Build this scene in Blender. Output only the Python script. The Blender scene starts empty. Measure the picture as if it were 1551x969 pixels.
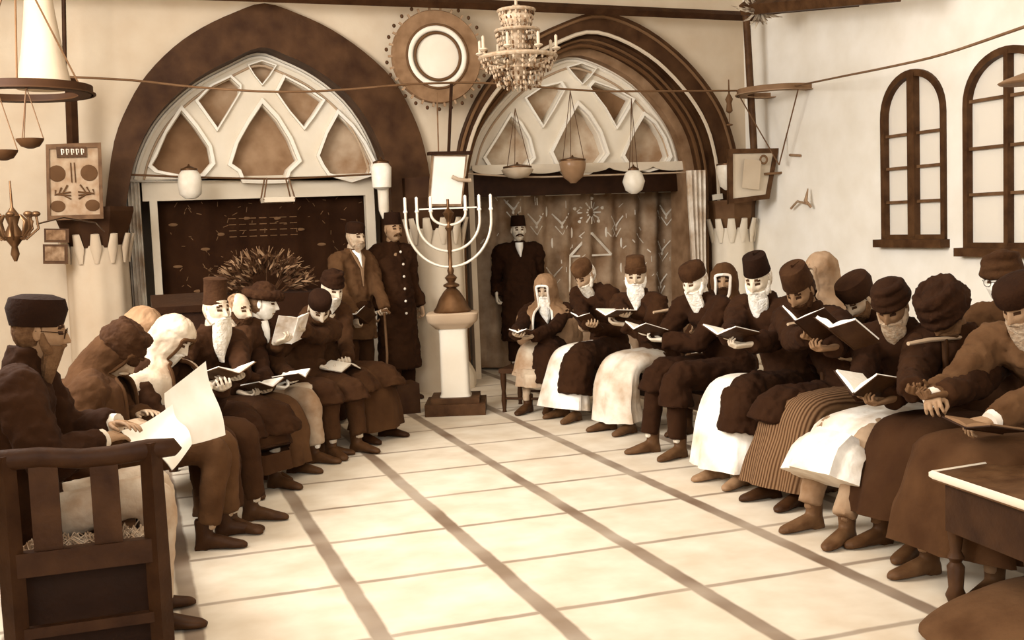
import bpy, bmesh, math, random
from mathutils import Vector, Matrix, noise
random.seed(7)
PI = math.pi
C = bpy.context.scene.collection
SC = bpy.context.scene

# ---------------------------------------------------------------- camera
cd = bpy.data.cameras.new('camera'); cam = bpy.data.objects.new('camera', cd); C.objects.link(cam)
cd.sensor_fit = 'HORIZONTAL'; cd.sensor_width = 36.0; cd.lens = 36.0 * 1700 / 1551
cd.clip_start = .05; cd.clip_end = 100
cam.matrix_world = Matrix(((0.944957, 0.063375, -0.320999, 0), (-0.324922, 0.066316, -0.943413, 0),
                           (-0.038501, 0.995784, 0.083258, 1.6), (0, 0, 0, 1)))
SC.camera = cam
# ---------------------------------------------------------------- light
def sep(v):
    P = [(0, (22, 8, 1)), (.1, (44, 23, 8)), (.25, (88, 60, 36)), (.5, (150, 118, 88)), (.75, (206, 191, 168)), (.9, (234, 226, 211)), (1, (252, 247, 238))]
    v = max(0, min(1, v))
    for (a, ca), (b, cb) in zip(P, P[1:]):
        if v <= b:
            t = (v - a) / (b - a); c = [x + (y - x) * t for x, y in zip(ca, cb)]; break
    return tuple((x / 255 / 12.92) if x / 255 <= .04045 else ((x / 255 + .055) / 1.055) ** 2.4 for x in c) + (1,)
w = bpy.data.worlds.new('world'); SC.world = w; w.use_nodes = True
w.node_tree.nodes['Background'].inputs[0].default_value = (1.0, .96, .91, 1)
w.node_tree.nodes['Background'].inputs[1].default_value = 1.1
def area(name, loc, target, sx, sy, power, col=(1, .98, .95)):
    l = bpy.data.lights.new(name, 'AREA'); l.shape = 'RECTANGLE'; l.size = sx; l.size_y = sy; l.energy = power; l.color = col
    o = bpy.data.objects.new(name, l); C.objects.link(o); o.location = loc
    o.rotation_euler = (Vector(target) - Vector(loc)).to_track_quat('-Z', 'Y').to_euler(); return o
area('overhead_fill', (2.2, 6.2, 4.45), (2.6, 7.0, 0), 4.5, 4.5, 95)  # fill lamp added below the closed ceiling, which has no opening
area('rear_fill', (-.5, -2.2, 3.3), (3.2, 8, .9), 3.5, 2.0, 300)  # large fill lamp added behind the camera, no window there
area('left_fill', (-1.8, 6.2, 3.3), (6.5, 8.0, 2.0), 3.2, 1.8, 500)  # fill lamp added to brighten the right wall; left wall is solid
SC.view_settings.view_transform = 'Standard'; SC.view_settings.look = 'None'
SC.view_settings.exposure = -0.08; SC.view_settings.gamma = 1.0; SC.view_settings.use_curve_mapping = False

# ---------------------------------------------------------------- materials
_M = {}
def mat(v, rough=.85, var=.12, scale=6.0, bump=.0, bscale=60.0, metal=0.0, stripes=0.0, key=''):
    k = (v, rough, var, scale, bump, bscale, metal, stripes, key)
    if k in _M: return _M[k]
    m = bpy.data.materials.new('surface_%02d' % len(_M)); m.use_nodes = True; nt = m.node_tree; N = nt.nodes; L = nt.links
    b = N['Principled BSDF']; b.inputs['Roughness'].default_value = rough; b.inputs['Metallic'].default_value = metal
    b.inputs['Specular IOR Level'].default_value = .12
    tc = N.new('ShaderNodeTexCoord'); n = N.new('ShaderNodeTexNoise'); n.inputs['Scale'].default_value = scale; n.inputs['Detail'].default_value = 5
    L.new(tc.outputs['Object'], n.inputs['Vector'])
    r = N.new('ShaderNodeValToRGB'); r.color_ramp.elements[0].position = .3; r.color_ramp.elements[1].position = .7
    r.color_ramp.elements[0].color = sep(v * (1 - var)); r.color_ramp.elements[1].color = sep(min(1, v * (1 + var)))
    L.new(n.outputs['Fac'], r.inputs['Fac']); out = r.outputs['Color']
    if stripes:
        wv = N.new('ShaderNodeTexWave'); wv.inputs['Scale'].default_value = stripes; wv.bands_direction = 'Y'; wv.inputs['Distortion'].default_value = .6
        L.new(tc.outputs['Object'], wv.inputs['Vector'])
        mx = N.new('ShaderNodeMix'); mx.data_type = 'RGBA'; L.new(wv.outputs['Fac'], mx.inputs[0]); L.new(out, mx.inputs[6]); mx.inputs[7].default_value = sep(min(1, v * 1.9 + .08))
        out = mx.outputs[2]
    L.new(out, b.inputs['Base Color'])
    if bump:
        n2 = N.new('ShaderNodeTexNoise'); n2.inputs['Scale'].default_value = bscale; n2.inputs['Detail'].default_value = 4; L.new(tc.outputs['Object'], n2.inputs['Vector'])
        bp = N.new('ShaderNodeBump'); bp.inputs['Strength'].default_value = bump; bp.inputs['Distance'].default_value = .01
        L.new(n2.outputs['Fac'], bp.inputs['Height']); L.new(bp.outputs['Normal'], b.inputs['Normal'])
    _M[k] = m; return m
def cloth(v, stripes=0.0): return mat(v * .72 if v < .4 else v, .95, .2, 5, .5, 30, stripes=stripes)
def wood(v): return mat(v, .55, .25, 9, .25, 40)
def plaster(v): return mat(v, .9, .035, 3, .25, 14)
def glass_mat():
    m = bpy.data.materials.new('lamp_glass'); m.use_nodes = True; b = m.node_tree.nodes['Principled BSDF']
    b.inputs['Base Color'].default_value = (.92, .85, .74, 1); b.inputs['Roughness'].default_value = .3; b.inputs['Transmission Weight'].default_value = .3; b.inputs['IOR'].default_value = 1.15
    return m
GLASS = glass_mat()

# ---------------------------------------------------------------- mesh builder
def V(*a): return Vector(a[0] if len(a) == 1 else a)
class MB:
    def __init__(s): s.v = []; s.f = []; s.m = []; s.cur = 0
    def mi(s, i): s.cur = i; return s
    def add(s, verts, faces, M=None, mats=None):
        o = len(s.v); s.v += [tuple(M @ Vector(p)) if M else tuple(p) for p in verts]
        s.f += [tuple(i + o for i in f) for f in faces]
        s.m += list(mats) if mats else [s.cur] * len(faces); return s
    def loft(s, secs, n=16, cap=True, power=1.0):
        vs = []; fs = []
        for c, u, v_, ru, rv in secs:
            c = V(c)
            for k in range(n):
                a = 2 * PI * k / n; ca, sa = math.cos(a), math.sin(a)
                if power != 1: ca = math.copysign(abs(ca) ** power, ca); sa = math.copysign(abs(sa) ** power, sa)
                vs.append(c + u * (ru * ca) + v_ * (rv * sa))
        for i in range(len(secs) - 1):
            for k in range(n):
                a, b = i * n + k, i * n + (k + 1) % n
                fs.append((a, b, b + n, a + n))
        if cap: fs.append(tuple(range(n - 1, -1, -1))); fs.append(tuple(range((len(secs) - 1) * n, len(secs) * n)))
        return s.add(vs, fs)
    def tube(s, pts, rad, n=8, cap=True, flat=1.0, up=None):
        pts = [V(p) for p in pts]
        if not isinstance(rad, (list, tuple)): rad = [rad] * len(pts)
        secs = []; t0 = (pts[1] - pts[0]).normalized(); u = V(up) if up else (V(0, 0, 1) if abs(t0.z) < .9 else V(1, 0, 0))
        for i, p in enumerate(pts):
            t = (pts[min(i + 1, len(pts) - 1)] - pts[max(i - 1, 0)]).normalized()
            u = (u - t * u.dot(t)); u = u.normalized() if u.length > 1e-6 else t.orthogonal().normalized()
            secs.append((p, u, t.cross(u), rad[i], rad[i] * flat))
        return s.loft(secs, n, cap)
    def ell(s, c, rx, ry, rz, M=None, n=14, m=10):
        vs = [(0, 0, -1)]; fs = []
        for i in range(1, m):
            t = -PI / 2 + PI * i / m
            for k in range(n): a = 2 * PI * k / n; vs.append((math.cos(t) * math.cos(a), math.cos(t) * math.sin(a), math.sin(t)))
        vs.append((0, 0, 1))
        for k in range(n): fs.append((0, 1 + (k + 1) % n, 1 + k)); fs.append((len(vs) - 1, len(vs) - 1 - n + k, len(vs) - 1 - n + (k + 1) % n))
        for i in range(m - 2):
            for k in range(n): a = 1 + i * n + k; b = 1 + i * n + (k + 1) % n; fs.append((a, b, b + n, a + n))
        T = Matrix.Translation(V(c)) @ (M.to_4x4() if M else Matrix.Identity(4)) @ Matrix.Diagonal((rx, ry, rz, 1))
        return s.add(vs, fs, T)
    def box(s, c, sz, M=None, taper=1.0):
        x, y, z = [k / 2 for k in sz]
        vs = [(a * x * (taper if d > 0 else 1), b * y * (taper if d > 0 else 1), d * z) for d in (-1, 1) for a, b in ((-1, -1), (1, -1), (1, 1), (-1, 1))]
        fs = [(3, 2, 1, 0), (4, 5, 6, 7), (0, 1, 5, 4), (1, 2, 6, 5), (2, 3, 7, 6), (3, 0, 4, 7)]
        return s.add(vs, fs, Matrix.Translation(V(c)) @ (M.to_4x4() if M else Matrix.Identity(4)))
    def lathe(s, prof, c=(0, 0, 0), n=24, M=None, cap=True):
        T = Matrix.Translation(V(c)) @ (M.to_4x4() if M else Matrix.Identity(4)); vs = []; fs = []
        for r, z in prof:
            for k in range(n): a = 2 * PI * k / n; vs.append((r * math.cos(a), r * math.sin(a), z))
        for i in range(len(prof) - 1):
            for k in range(n): a = i * n + k; b = i * n + (k + 1) % n; fs.append((a, b, b + n, a + n))
        if cap: fs.append(tuple(range(n - 1, -1, -1))); fs.append(tuple(range((len(prof) - 1) * n, len(prof) * n)))
        return s.add(vs, fs, T)
    def torus(s, c, R, r, M=None, n=32, m=8, flat=1.0):
        T = Matrix.Translation(V(c)) @ (M.to_4x4() if M else Matrix.Identity(4)); vs = []; fs = []
        for i in range(n):
            a = 2 * PI * i / n
            for k in range(m): b = 2 * PI * k / m; q = R + r * math.cos(b); vs.append((q * math.cos(a), q * math.sin(a), r * flat * math.sin(b)))
        for i in range(n):
            for k in range(m): fs.append((i * m + k, ((i + 1) % n) * m + k, ((i + 1) % n) * m + (k + 1) % m, i * m + (k + 1) % m))
        return s.add(vs, fs, T)
    def mesh(s, name='m'):
        me = bpy.data.meshes.new(name); me.from_pydata(s.v, [], s.f); me.polygons.foreach_set('material_index', s.m); me.update(); return me
def fixn(me):
    bm = bmesh.new(); bm.from_mesh(me); bmesh.ops.recalc_face_normals(bm, faces=bm.faces); bm.to_mesh(me); bm.free(); return me
def link(name, me, mats, parent=None, smooth=True, loc=None):
    if isinstance(me, MB): me = fixn(me.mesh(name))
    me.name = name; o = bpy.data.objects.new(name, me); C.objects.link(o)
    if not isinstance(mats, (list, tuple)): mats = [mats]
    if len(me.materials): me.materials.clear()
    for m in mats: me.materials.append(m)
    if smooth:
        me.polygons.foreach_set('use_smooth', [True] * len(me.polygons))
        try: me.set_sharp_from_angle(angle=math.radians(50))
        except Exception: pass
    if parent: o.parent = parent
    if loc: o.location = loc
    return o
def tag(o, label=None, cat=None, group=None, kind=None):
    if label: o['label'] = label
    if cat: o['category'] = cat
    if group: o['group'] = group
    if kind: o['kind'] = kind
    return o
def empty(name, loc, rz=0, **k):
    o = bpy.data.objects.new(name, None); C.objects.link(o); o.location = loc; o.rotation_euler = (0, 0, rz); o.empty_display_size = .1
    return tag(o, **k)
def struct(name, me, m, smooth=False): return tag(link(name, me, m, smooth=smooth), kind='structure')
def modified(me, fn):
    t = bpy.data.objects.new('tmp', me); C.objects.link(t); fn(t)
    dg = bpy.context.evaluated_depsgraph_get(); r = bpy.data.meshes.new_from_object(t.evaluated_get(dg))
    bpy.data.objects.remove(t); return r
_tex = {}
def clouds(sc):
    if sc not in _tex:
        t = bpy.data.textures.new('folds', 'CLOUDS'); t.noise_scale = sc; t.noise_depth = 2; _tex[sc] = t
    return _tex[sc]
def remesh(mb, vox, it=4, disp=0, dscale=.1):
    me = fixn(mb.mesh()) if isinstance(mb, MB) else mb
    def fn(t):
        r = t.modifiers.new('r', 'REMESH'); r.mode = 'VOXEL'; r.voxel_size = vox
        if it: s = t.modifiers.new('s', 'SMOOTH'); s.factor = .6; s.iterations = it
        if disp:
            d = t.modifiers.new('d', 'DISPLACE'); d.texture = clouds(dscale); d.strength = disp; d.mid_level = .5; d.texture_coords = 'LOCAL'
            if disp > .015: d = t.modifiers.new('e', 'DISPLACE'); d.texture = clouds(.035); d.strength = disp * .35; d.mid_level = .5; d.texture_coords = 'LOCAL'
    return modified(me, fn)
def outline(polys, Y, thick, bevel=0.0):
    """wall-plane shape: first polygon outer, the rest holes; (X, Z) points; front face at Y"""
    c = bpy.data.curves.new('c', 'CURVE'); c.dimensions = '2D'; c.fill_mode = 'BOTH'; c.extrude = thick / 2 - bevel; c.bevel_depth = bevel; c.bevel_resolution = 1
    if bevel: c.offset = -bevel
    for p in polys:
        sp = c.splines.new('POLY'); sp.points.add(len(p) - 1); sp.use_cyclic_u = True
        for q, (x, z) in zip(sp.points, p): q.co = (x, z, 0, 1)
    t = bpy.data.objects.new('t', c); C.objects.link(t); dg = bpy.context.evaluated_depsgraph_get()
    me = bpy.data.meshes.new_from_object(t.evaluated_get(dg)); bpy.data.objects.remove(t)
    me.transform(Matrix.Translation((0, Y + thick / 2, 0)) @ Matrix.Rotation(PI / 2, 4, 'X')); me.materials.clear(); return me
def smoothpoly(p, k=3, closed=False):
    """Catmull-Rom through the points"""
    out = []; n = len(p)
    for i in range(n - (0 if closed else 1)):
        P = [p[(i + d) % n] if closed else p[max(0, min(n - 1, i + d))] for d in (-1, 0, 1, 2)]
        for j in range(k):
            t = j / k
            out.append(tuple(.5 * ((2 * b) + (-a + c) * t + (2 * a - 5 * b + 4 * c - d) * t * t + (-a + 3 * b - 3 * c + d) * t ** 3) for a, b, c, d in zip(*P)))
    if not closed: out.append(tuple(p[-1]))
    return out
# ================================================================ SETTING
def floor_mat():
    m = bpy.data.materials.new('stone_paving'); m.use_nodes = True; nt = m.node_tree; N = nt.nodes; L = nt.links; b = N['Principled BSDF']
    b.inputs['Roughness'].default_value = .7; b.inputs['Specular IOR Level'].default_value = .3
    tc = N.new('ShaderNodeTexCoord'); sp = N.new('ShaderNodeSeparateXYZ')
    nz = N.new('ShaderNodeTexNoise'); nz.inputs['Scale'].default_value = 4; nz.inputs['Detail'].default_value = 6; L.new(tc.outputs['Object'], nz.inputs['Vector'])
    def mth(op, a, bb, c=None):
        n = N.new('ShaderNodeMath'); n.operation = op
        for i, x in enumerate((a, bb, c)):
            if x is None: continue
            if isinstance(x, (int, float)): n.inputs[i].default_value = x
            else: L.new(x, n.inputs[i])
        return n.outputs[0]
    L.new(tc.outputs['Object'], sp.inputs[0])
    wob = mth('MULTIPLY', mth('SUBTRACT', nz.outputs['Fac'], .5), .025)
    def band(co, off, step, half, soft):
        t = mth('ADD', mth('SUBTRACT', co, off), wob); t = mth('DIVIDE', t, step); fr = mth('FRACT', t, 0); d = mth('ABSOLUTE', mth('SUBTRACT', fr, .5), 0)
        d = mth('MULTIPLY', mth('SUBTRACT', .5, d), step)          # distance to the nearest joint
        return mth('SUBTRACT', 1, mth('SMOOTH_MIN', mth('MAXIMUM', mth('DIVIDE', mth('SUBTRACT', d, half), soft), 0), 1, .1))
    lx = band(sp.outputs['X'], .862, .70, .034, .014); ly = band(sp.outputs['Y'], 3.55, .7233, .012, .014)
    lx = mth('MULTIPLY', lx, .75); ly = mth('MULTIPLY', ly, .62)
    n3 = N.new('ShaderNodeTexNoise'); n3.inputs['Scale'].default_value = 2.2; L.new(tc.outputs['Object'], n3.inputs['Vector'])
    j = mth('MULTIPLY', mth('MAXIMUM', lx, ly), mth('MULTIPLY_ADD', n3.outputs['Fac'], 1.2, .35))
    r = N.new('ShaderNodeValToRGB'); r.color_ramp.elements[0].position = .3; r.color_ramp.elements[1].position = .7
    r.color_ramp.elements[0].color = sep(.72); r.color_ramp.elements[1].color = sep(.81); L.new(nz.outputs['Fac'], r.inputs['Fac'])
    mx = N.new('ShaderNodeMix'); mx.data_type = 'RGBA'; L.new(j, mx.inputs[0]); L.new(r.outputs['Color'], mx.inputs[6]); mx.inputs[7].default_value = sep(.27)
    L.new(mx.outputs[2], b.inputs['Base Color'])
    bp = N.new('ShaderNodeBump'); bp.inputs['Strength'].default_value = .2; bp.inputs['Distance'].default_value = .01; L.new(nz.outputs['Fac'], bp.inputs['Height']); L.new(bp.outputs['Normal'], b.inputs['Normal'])
    return m
XR = 6.55; XL = -2.2; YB = 11.0; ZC = 4.6
fm = MB(); fm.box(((XL + XR) / 2, 5, -.1), (XR - XL, 16.4, .2)); struct('floor', fm, floor_mat())
LIGHT = plaster(.82); WALLB = plaster(.70)
cm = MB(); cm.box(((XL + XR) / 2, 5, ZC + .1), (XR - XL, 16.4, .2)); struct('ceiling', cm, plaster(.8))
wl = MB(); wl.box((XL - .1, 5, ZC / 2), (.2, 16.4, ZC)); struct('wall_left', wl, plaster(.74))
O1 = smoothpoly([(-0.2, 1.4), (-0.18, 1.73), (-0.14, 2.0), (-0.04, 2.51), (0.11, 2.85), (0.28, 3.11), (0.53, 3.36), (0.79, 3.54), (1.1, 3.69), (1.38, 3.78), (1.69, 3.69), (2.0, 3.55), (2.31, 3.34), (2.58, 3.08), (2.76, 2.75), (2.87, 2.41), (2.93, 1.91), (2.92, 1.25)])
O2 = smoothpoly([(3.12, 1.24), (3.15, 1.91), (3.22, 2.38), (3.3, 2.63), (3.44, 2.9), (3.65, 3.17), (4.0, 3.48), (4.41, 3.67), (4.78, 3.78), (5.16, 3.7), (5.54, 3.5), (5.92, 3.18), (6.2, 2.82), (6.33, 2.5), (6.4, 2.1), (6.39, 1.08)])
def down(p, z=0.0): return [(p[0][0], z)] + list(p) + [(p[-1][0], z)]
outer = [(XL, 0)] + down(O1) + down(O2) + [(XR, 0), (XR, ZC), (XL, ZC)]
struct('wall_back', outline([outer], YB, .5), WALLB)
wb = MB(); wb.box(((XL + XR) / 2, 13.1, ZC / 2), (XR - XL, .2, ZC)); struct('wall_far', wb, plaster(.6))
def to_right(me, x):                                         # a shape drawn as (Y, Z) set upright on the right wall
    me.transform(Matrix(((0, 1, 0, x), (1, 0, 0, 0), (0, 0, 1, 0), (0, 0, 0, 1)))); return fixn(me)
def arch_yz(y0, y1, z0, zs, zt, n=10):
    yc = (y0 + y1) / 2; hw = (y1 - y0) / 2; t = [PI * i / (2 * n) for i in range(n + 1)]
    return [(y0, z0)] + [(yc - hw * math.cos(a), zs + (zt - zs) * math.sin(a) ** .92) for a in t] + [(yc + hw * math.cos(a), zs + (zt - zs) * math.sin(a) ** .92) for a in t[::-1][1:]] + [(y1, z0)]
WIN = [(7.78, 8.62, 1.34, 2.42, 2.82), (6.60, 7.56, 1.27, 2.42, 2.84)]
DARKW = wood(.2)
struct('wall_right', to_right(outline([[(-3.2, 0), (13, 0), (13, ZC), (-3.2, ZC)]] + [arch_yz(*w_) for w_ in WIN], 0, .3), XR), plaster(.92))
PANE = mat(.97, .3, .01, 2)
for i, (y0, y1, z0, zs, zt) in enumerate(WIN):
    wroot = empty('window_%d' % (i + 1), (0, 0, 0), kind='structure')
    ins = arch_yz(y0 + .05, y1 - .05, z0 + .05, zs, zt - .06)
    link('window_frame', to_right(outline([arch_yz(y0, y1, z0, zs, zt), ins], -.03, .08), XR), DARKW, wroot, False)
    b = MB(); yc = (y0 + y1) / 2; hw = .045 if i == 0 else .022
    b.box((XR + .0, yc, (z0 + zt) / 2), (.07, hw * 2, zt - z0 - .06)); link('mullion', b, DARKW, wroot, False)
    rows = (1.68, 1.98, 2.27) if i == 0 else (1.71, 2.08, 2.46)
    for z in rows:
        g = MB(); g.box((XR + .01, yc, z), (.035, y1 - y0 - .06, .026)); link('glazing_bar', g, wood(.3), wroot, False)
    link('window_sill', (lambda g: (g.box((XR - .03, yc, z0 - .025), (.14, y1 - y0 + .06, .07)), g)[1])(MB()), DARKW, wroot, False)
    link('window_pane', to_right(outline([ins], 0, .006), XR + .03), GLASS, wroot, False)

# -------- stone arches, tracery and curtains
I1 = smoothpoly([(0.0, 1.39), (0.01, 1.81), (0.06, 2.08), (0.14, 2.37), (0.29, 2.66), (0.48, 2.88), (0.74, 3.09), (1.04, 3.25), (1.32, 3.37), (1.56, 3.3), (1.86, 3.15), (2.15, 2.91), (2.35, 2.61), (2.47, 2.28), (2.51, 1.92), (2.49, 1.27)])
I2 = smoothpoly([(3.29, 1.23), (3.31, 1.9), (3.37, 2.23), (3.45, 2.48), (3.6, 2.72), (3.81, 2.95), (4.06, 3.15), (4.36, 3.3), (4.62, 3.37), (4.95, 3.28), (5.31, 3.08), (5.61, 2.77), (5.79, 2.47), (5.87, 2.1), (5.88, 1.61), (5.86, 1.11)])
DARKST = mat(.17, .6, .3, 5, .5, 12)
def ring(a, b): return list(a) + list(b)[::-1]
A = tag(link('pointed_arch', outline([ring(down(O1), down(I1))], 10.93, .55, .0), DARKST, smooth=False), 'wide dark pointed stone arch framing the left plaster tracery', 'arch')
def inset(p, q, t): return [(a[0] + (b[0] - a[0]) * t, a[1] + (b[1] - a[1]) * t) for a, b in zip(p, q)]
def resample(p, n):
    L_ = [0]
    for a, b in zip(p, p[1:]): L_.append(L_[-1] + math.dist(a, b))
    out = []; j = 0
    for i in range(n):
        d = L_[-1] * i / (n - 1)
        while j < len(p) - 2 and L_[j + 1] < d: j += 1
        t = (d - L_[j]) / max(1e-6, L_[j + 1] - L_[j]); out.append((p[j][0] + (p[j + 1][0] - p[j][0]) * t, p[j][1] + (p[j + 1][1] - p[j][1]) * t))
    return out
O2r = resample(down(O2), 70); I2r = resample(down(I2), 70)
A2 = empty('pointed_arch', (4.6, 10.9, 0), label='dark moulded pointed stone arch with light roll mouldings above the patterned curtain', cat='arch')
def at0(me, o): me.transform(Matrix.Translation(-Vector(o.location))); return me
link('outer_order', at0(outline([ring(O2r, inset(O2r, I2r, .52))], 10.9, .3), A2), DARKST, A2, False)
link('inner_order', at0(outline([ring(inset(O2r, I2r, .52), inset(O2r, I2r, .80))], 11.02, .4), A2), DARKST, A2, False)
link('inner_rim', at0(outline([ring(inset(O2r, I2r, .80), I2r)], 11.12, .4), A2), mat(.42, .7, .2, 5), A2, False)
for t_, y_, r_, v_ in ((.12, 10.89, .016, .35), (.50, 10.90, .02, .72), (.66, 11.0, .016, .3), (.80, 11.0, .022, .25)):
    p = inset(O2r, I2r, t_); link('roll_moulding', at0(fixn(MB().tube([(x, y_, z) for x, z in p], r_, 6).mesh()), A2), plaster(v_), A2)
TR = plaster(.80)
H1 = [[(0.58, 2.8), (0.44, 2.6), (0.34, 2.39), (0.29, 2.31), (0.34, 2.26), (0.47, 2.23), (0.61, 2.2), (0.73, 2.22), (0.82, 2.32), (0.8, 2.47), (0.7, 2.64)],
      [(1.34, 2.86), (1.21, 2.68), (1.1, 2.5), (1.03, 2.31), (1.11, 2.25), (1.14, 2.16), (1.32, 2.15), (1.51, 2.15), (1.54, 2.24), (1.64, 2.33), (1.57, 2.53), (1.47, 2.71)],
      [(2.08, 2.76), (1.97, 2.58), (1.88, 2.37), (1.92, 2.28), (1.97, 2.2), (2.17, 2.14), (2.35, 2.19), (2.4, 2.29), (2.31, 2.48), (2.21, 2.63)],
      [(0.75, 2.91), (0.88, 3.04), (1.05, 3.12), (1.13, 3.04), (1.12, 2.98), (1.01, 2.81), (0.91, 2.66)],
      [(1.58, 3.12), (1.75, 3.03), (1.92, 2.91), (1.82, 2.77), (1.73, 2.66), (1.61, 2.81), (1.5, 2.98)],
      [(1.24, 3.24), (1.36, 3.28), (1.48, 3.24), (1.42, 3.15), (1.35, 3.07), (1.29, 3.15)]]
H2 = [[(3.89, 2.73), (3.76, 2.54), (3.61, 2.33), (3.67, 2.23), (3.85, 2.18), (4.0, 2.2), (4.11, 2.32), (4.07, 2.5), (3.99, 2.64)],
      [(4.65, 2.84), (4.51, 2.63), (4.36, 2.37), (4.42, 2.24), (4.49, 2.17), (4.71, 2.15), (4.83, 2.21), (4.95, 2.35), (4.88, 2.56), (4.77, 2.73)],
      [(5.43, 2.73), (5.3, 2.54), (5.19, 2.32), (5.26, 2.21), (5.46, 2.17), (5.64, 2.21), (5.71, 2.31), (5.65, 2.49), (5.55, 2.64)],
      [(4.08, 2.93), (4.26, 3.04), (4.45, 3.08), (4.49, 3.02), (4.37, 2.83), (4.25, 2.66), (4.16, 2.8)],
      [(4.86, 3.09), (5.08, 3.02), (5.28, 2.92), (5.19, 2.78), (5.09, 2.64), (4.98, 2.83), (4.81, 3.04)],
      [(4.56, 3.25), (4.71, 3.29), (4.86, 3.24), (4.79, 3.16), (4.71, 3.09), (4.64, 3.16)]]
def prism(polys, Y, th):
    m = MB(); p = polys[0]; n = len(p)
    if len(polys) == 1: m.add([(x, Y, z) for x, z in p] + [(x, Y + th, z) for x, z in p], [tuple(range(n)), tuple(range(2 * n - 1, n - 1, -1))] + [(i, (i + 1) % n, n + (i + 1) % n, n + i) for i in range(n)])
    else:
        q = polys[1]; m.add([(x, y, z) for y in (Y, Y + th) for r in (p, q) for x, z in r], [f for i in range(n) for j in [(i + 1) % n] for f in ((i, j, n + j, n + i), (2 * n + i, 2 * n + j, 3 * n + j, 3 * n + i), (i, j, 2 * n + j, 2 * n + i), (n + i, n + j, 3 * n + j, 3 * n + i))])
    return fixn(m.mesh())
def tracery(I, holes, lab, spring, fills, yb):
    t = empty('tracery_screen', (I[0][0], 11.25, 0), label=lab, cat='tracery')
    zz = spring; pts = [p for p in I if p[1] > zz]; body = [(pts[0][0] - .04, zz)] + [(x, z + .02) for x, z in pts] + [(pts[-1][0] + .04, zz)]
    link('plaster_tracery', at0(outline([body] + holes, 11.25, .16, .018), t), TR, t, False)
    ip = resample(pts, 60); cx0 = (ip[0][0] + ip[-1][0]) / 2
    for s_, r_, v_ in ((.965, .02, .84), (.90, .012, .6)):
        link('arch_moulding', at0(fixn(MB().tube([(cx0 + (x - cx0) * s_, 11.245, spring + (z - spring) * s_) for x, z in ip], r_, 6).mesh()), t), plaster(v_), t)
    for h, v in zip(holes, fills):
        cx = sum(p[0] for p in h) / len(h); cz = sum(p[1] for p in h) / len(h)
        g = [(cx + (x - cx) * 1.1, cz + (z - cz) * 1.1) for x, z in h]
        link('infill_panel', at0(prism([g], 11.37, .03), t), mat(v, .8, .15, 5), t, False)
        k = [(cx + (x - cx) * 1.17, cz + (z - cz) * 1.17) for x, z in h]; k2 = [(cx + (x - cx) * 1.04, cz + (z - cz) * 1.04) for x, z in h]
        link('rib_moulding', at0(prism([k, k2], 11.2, .06), t), plaster(.88), t, False)
    return t
tracery(I1, H1, 'pale plaster tracery with brown infill panels inside the left arch', 2.15, (.36, .46, .55, .5, .5, .55), 11.4)
tracery(I2, H2, 'pale plaster tracery with light infill panels inside the right arch', 2.19, (.64, .62, .56, .6, .4, .6), 11.4)

# curtain helper: pleated sheet in the wall plane, motifs worked into the same mesh
def curtain(name, x0, x1, z0, z1, y, amp, folds, mats_, motifs, lab, cat, loc=None):
    m = MB(); nx, nz = folds * 8, 30; ph = random.random() * 6
    def yy(x, z): t = (x - x0) / (x1 - x0); return y + amp * math.sin(2 * PI * folds * t + ph + .5 * math.sin(z * 2)) + amp * .5 * math.sin(2 * PI * folds * .37 * t + 1)
    vs = [(x0 + (x1 - x0) * i / nx, yy(x0 + (x1 - x0) * i / nx, z0 + (z1 - z0) * j / nz), z0 + (z1 - z0) * j / nz) for j in range(nz + 1) for i in range(nx + 1)]
    fs = [(j * (nx + 1) + i, j * (nx + 1) + i + 1, (j + 1) * (nx + 1) + i + 1, (j + 1) * (nx + 1) + i) for j in range(nz) for i in range(nx)]
    m.add(vs, fs)
    o = len(m.v); m.add([(x, yv + .02, z) for x, yv, z in vs], [f[::-1] for f in fs])
    m.mi(1)
    for pts in motifs:                                       # each motif: a polyline with width
        kind, q = pts[0], pts[1:]
        if kind == 'line':
            wd, pp = q[0], q[1]; m.tube([(x, yy(x, z) - .004, z) for x, z in pp], wd, 5, flat=.35, up=(0, 0, 1) if abs(pp[0][0] - pp[-1][0]) > .02 else (1, 0, 0))
        else: (x, z), rx, rz = q; m.ell((x, yy(x, z) - .002, z), rx, .006, rz, n=10, m=6)
    me = m.mesh(); ob = link(name, me, mats_); return tag(ob, lab, cat)
mot = []
for p in [(0.47, 11.5, 1.33), (0.9, 11.5, 1.63), (1.15, 11.5, 1.78), (1.45, 11.5, 1.77), (1.68, 11.5, 1.65), (1.89, 11.5, 1.49), (0.74, 11.5, 1.49), (0.45, 11.5, 1.74), (0.65, 11.5, 1.08)]:
    mot.append(('dot', (p[0], p[2]), .045, .016))
rr = random.Random(3)
for i in range(130):
    x = (0.39, 11.5, 2.0)[0] + rr.random() * 1.95; z = 1.0 + rr.random() * 1.05; a = rr.random() * PI; s_ = .02 + rr.random() * .035
    if .25 < (x - .75) / 1.6 < .75 and z < 1.6: continue
    mot.append(('line', .0035, [(x, z), (x + s_ * math.cos(a), z + s_ * math.sin(a))]))
for k in range(4): z = (1.3, 11.5, 1.78)[2] - k * .06; mot += [('line', .0045, [(.98 + j * .1, z), (1.05 + j * .1, z)]) for j in range(7)]
CURD = cloth(.14)
curtain('embroidered_curtain', (0.32, 11.5, 2.0)[0], (2.39, 11.5, 1.95)[0], .03, (1.34, 11.5, 2.0)[2], 11.5, .02, 7, [CURD, mat(.34, .8)], mot, 'very dark embroidered curtain scattered with pale leaf spots under the left arch', 'curtain')
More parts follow.
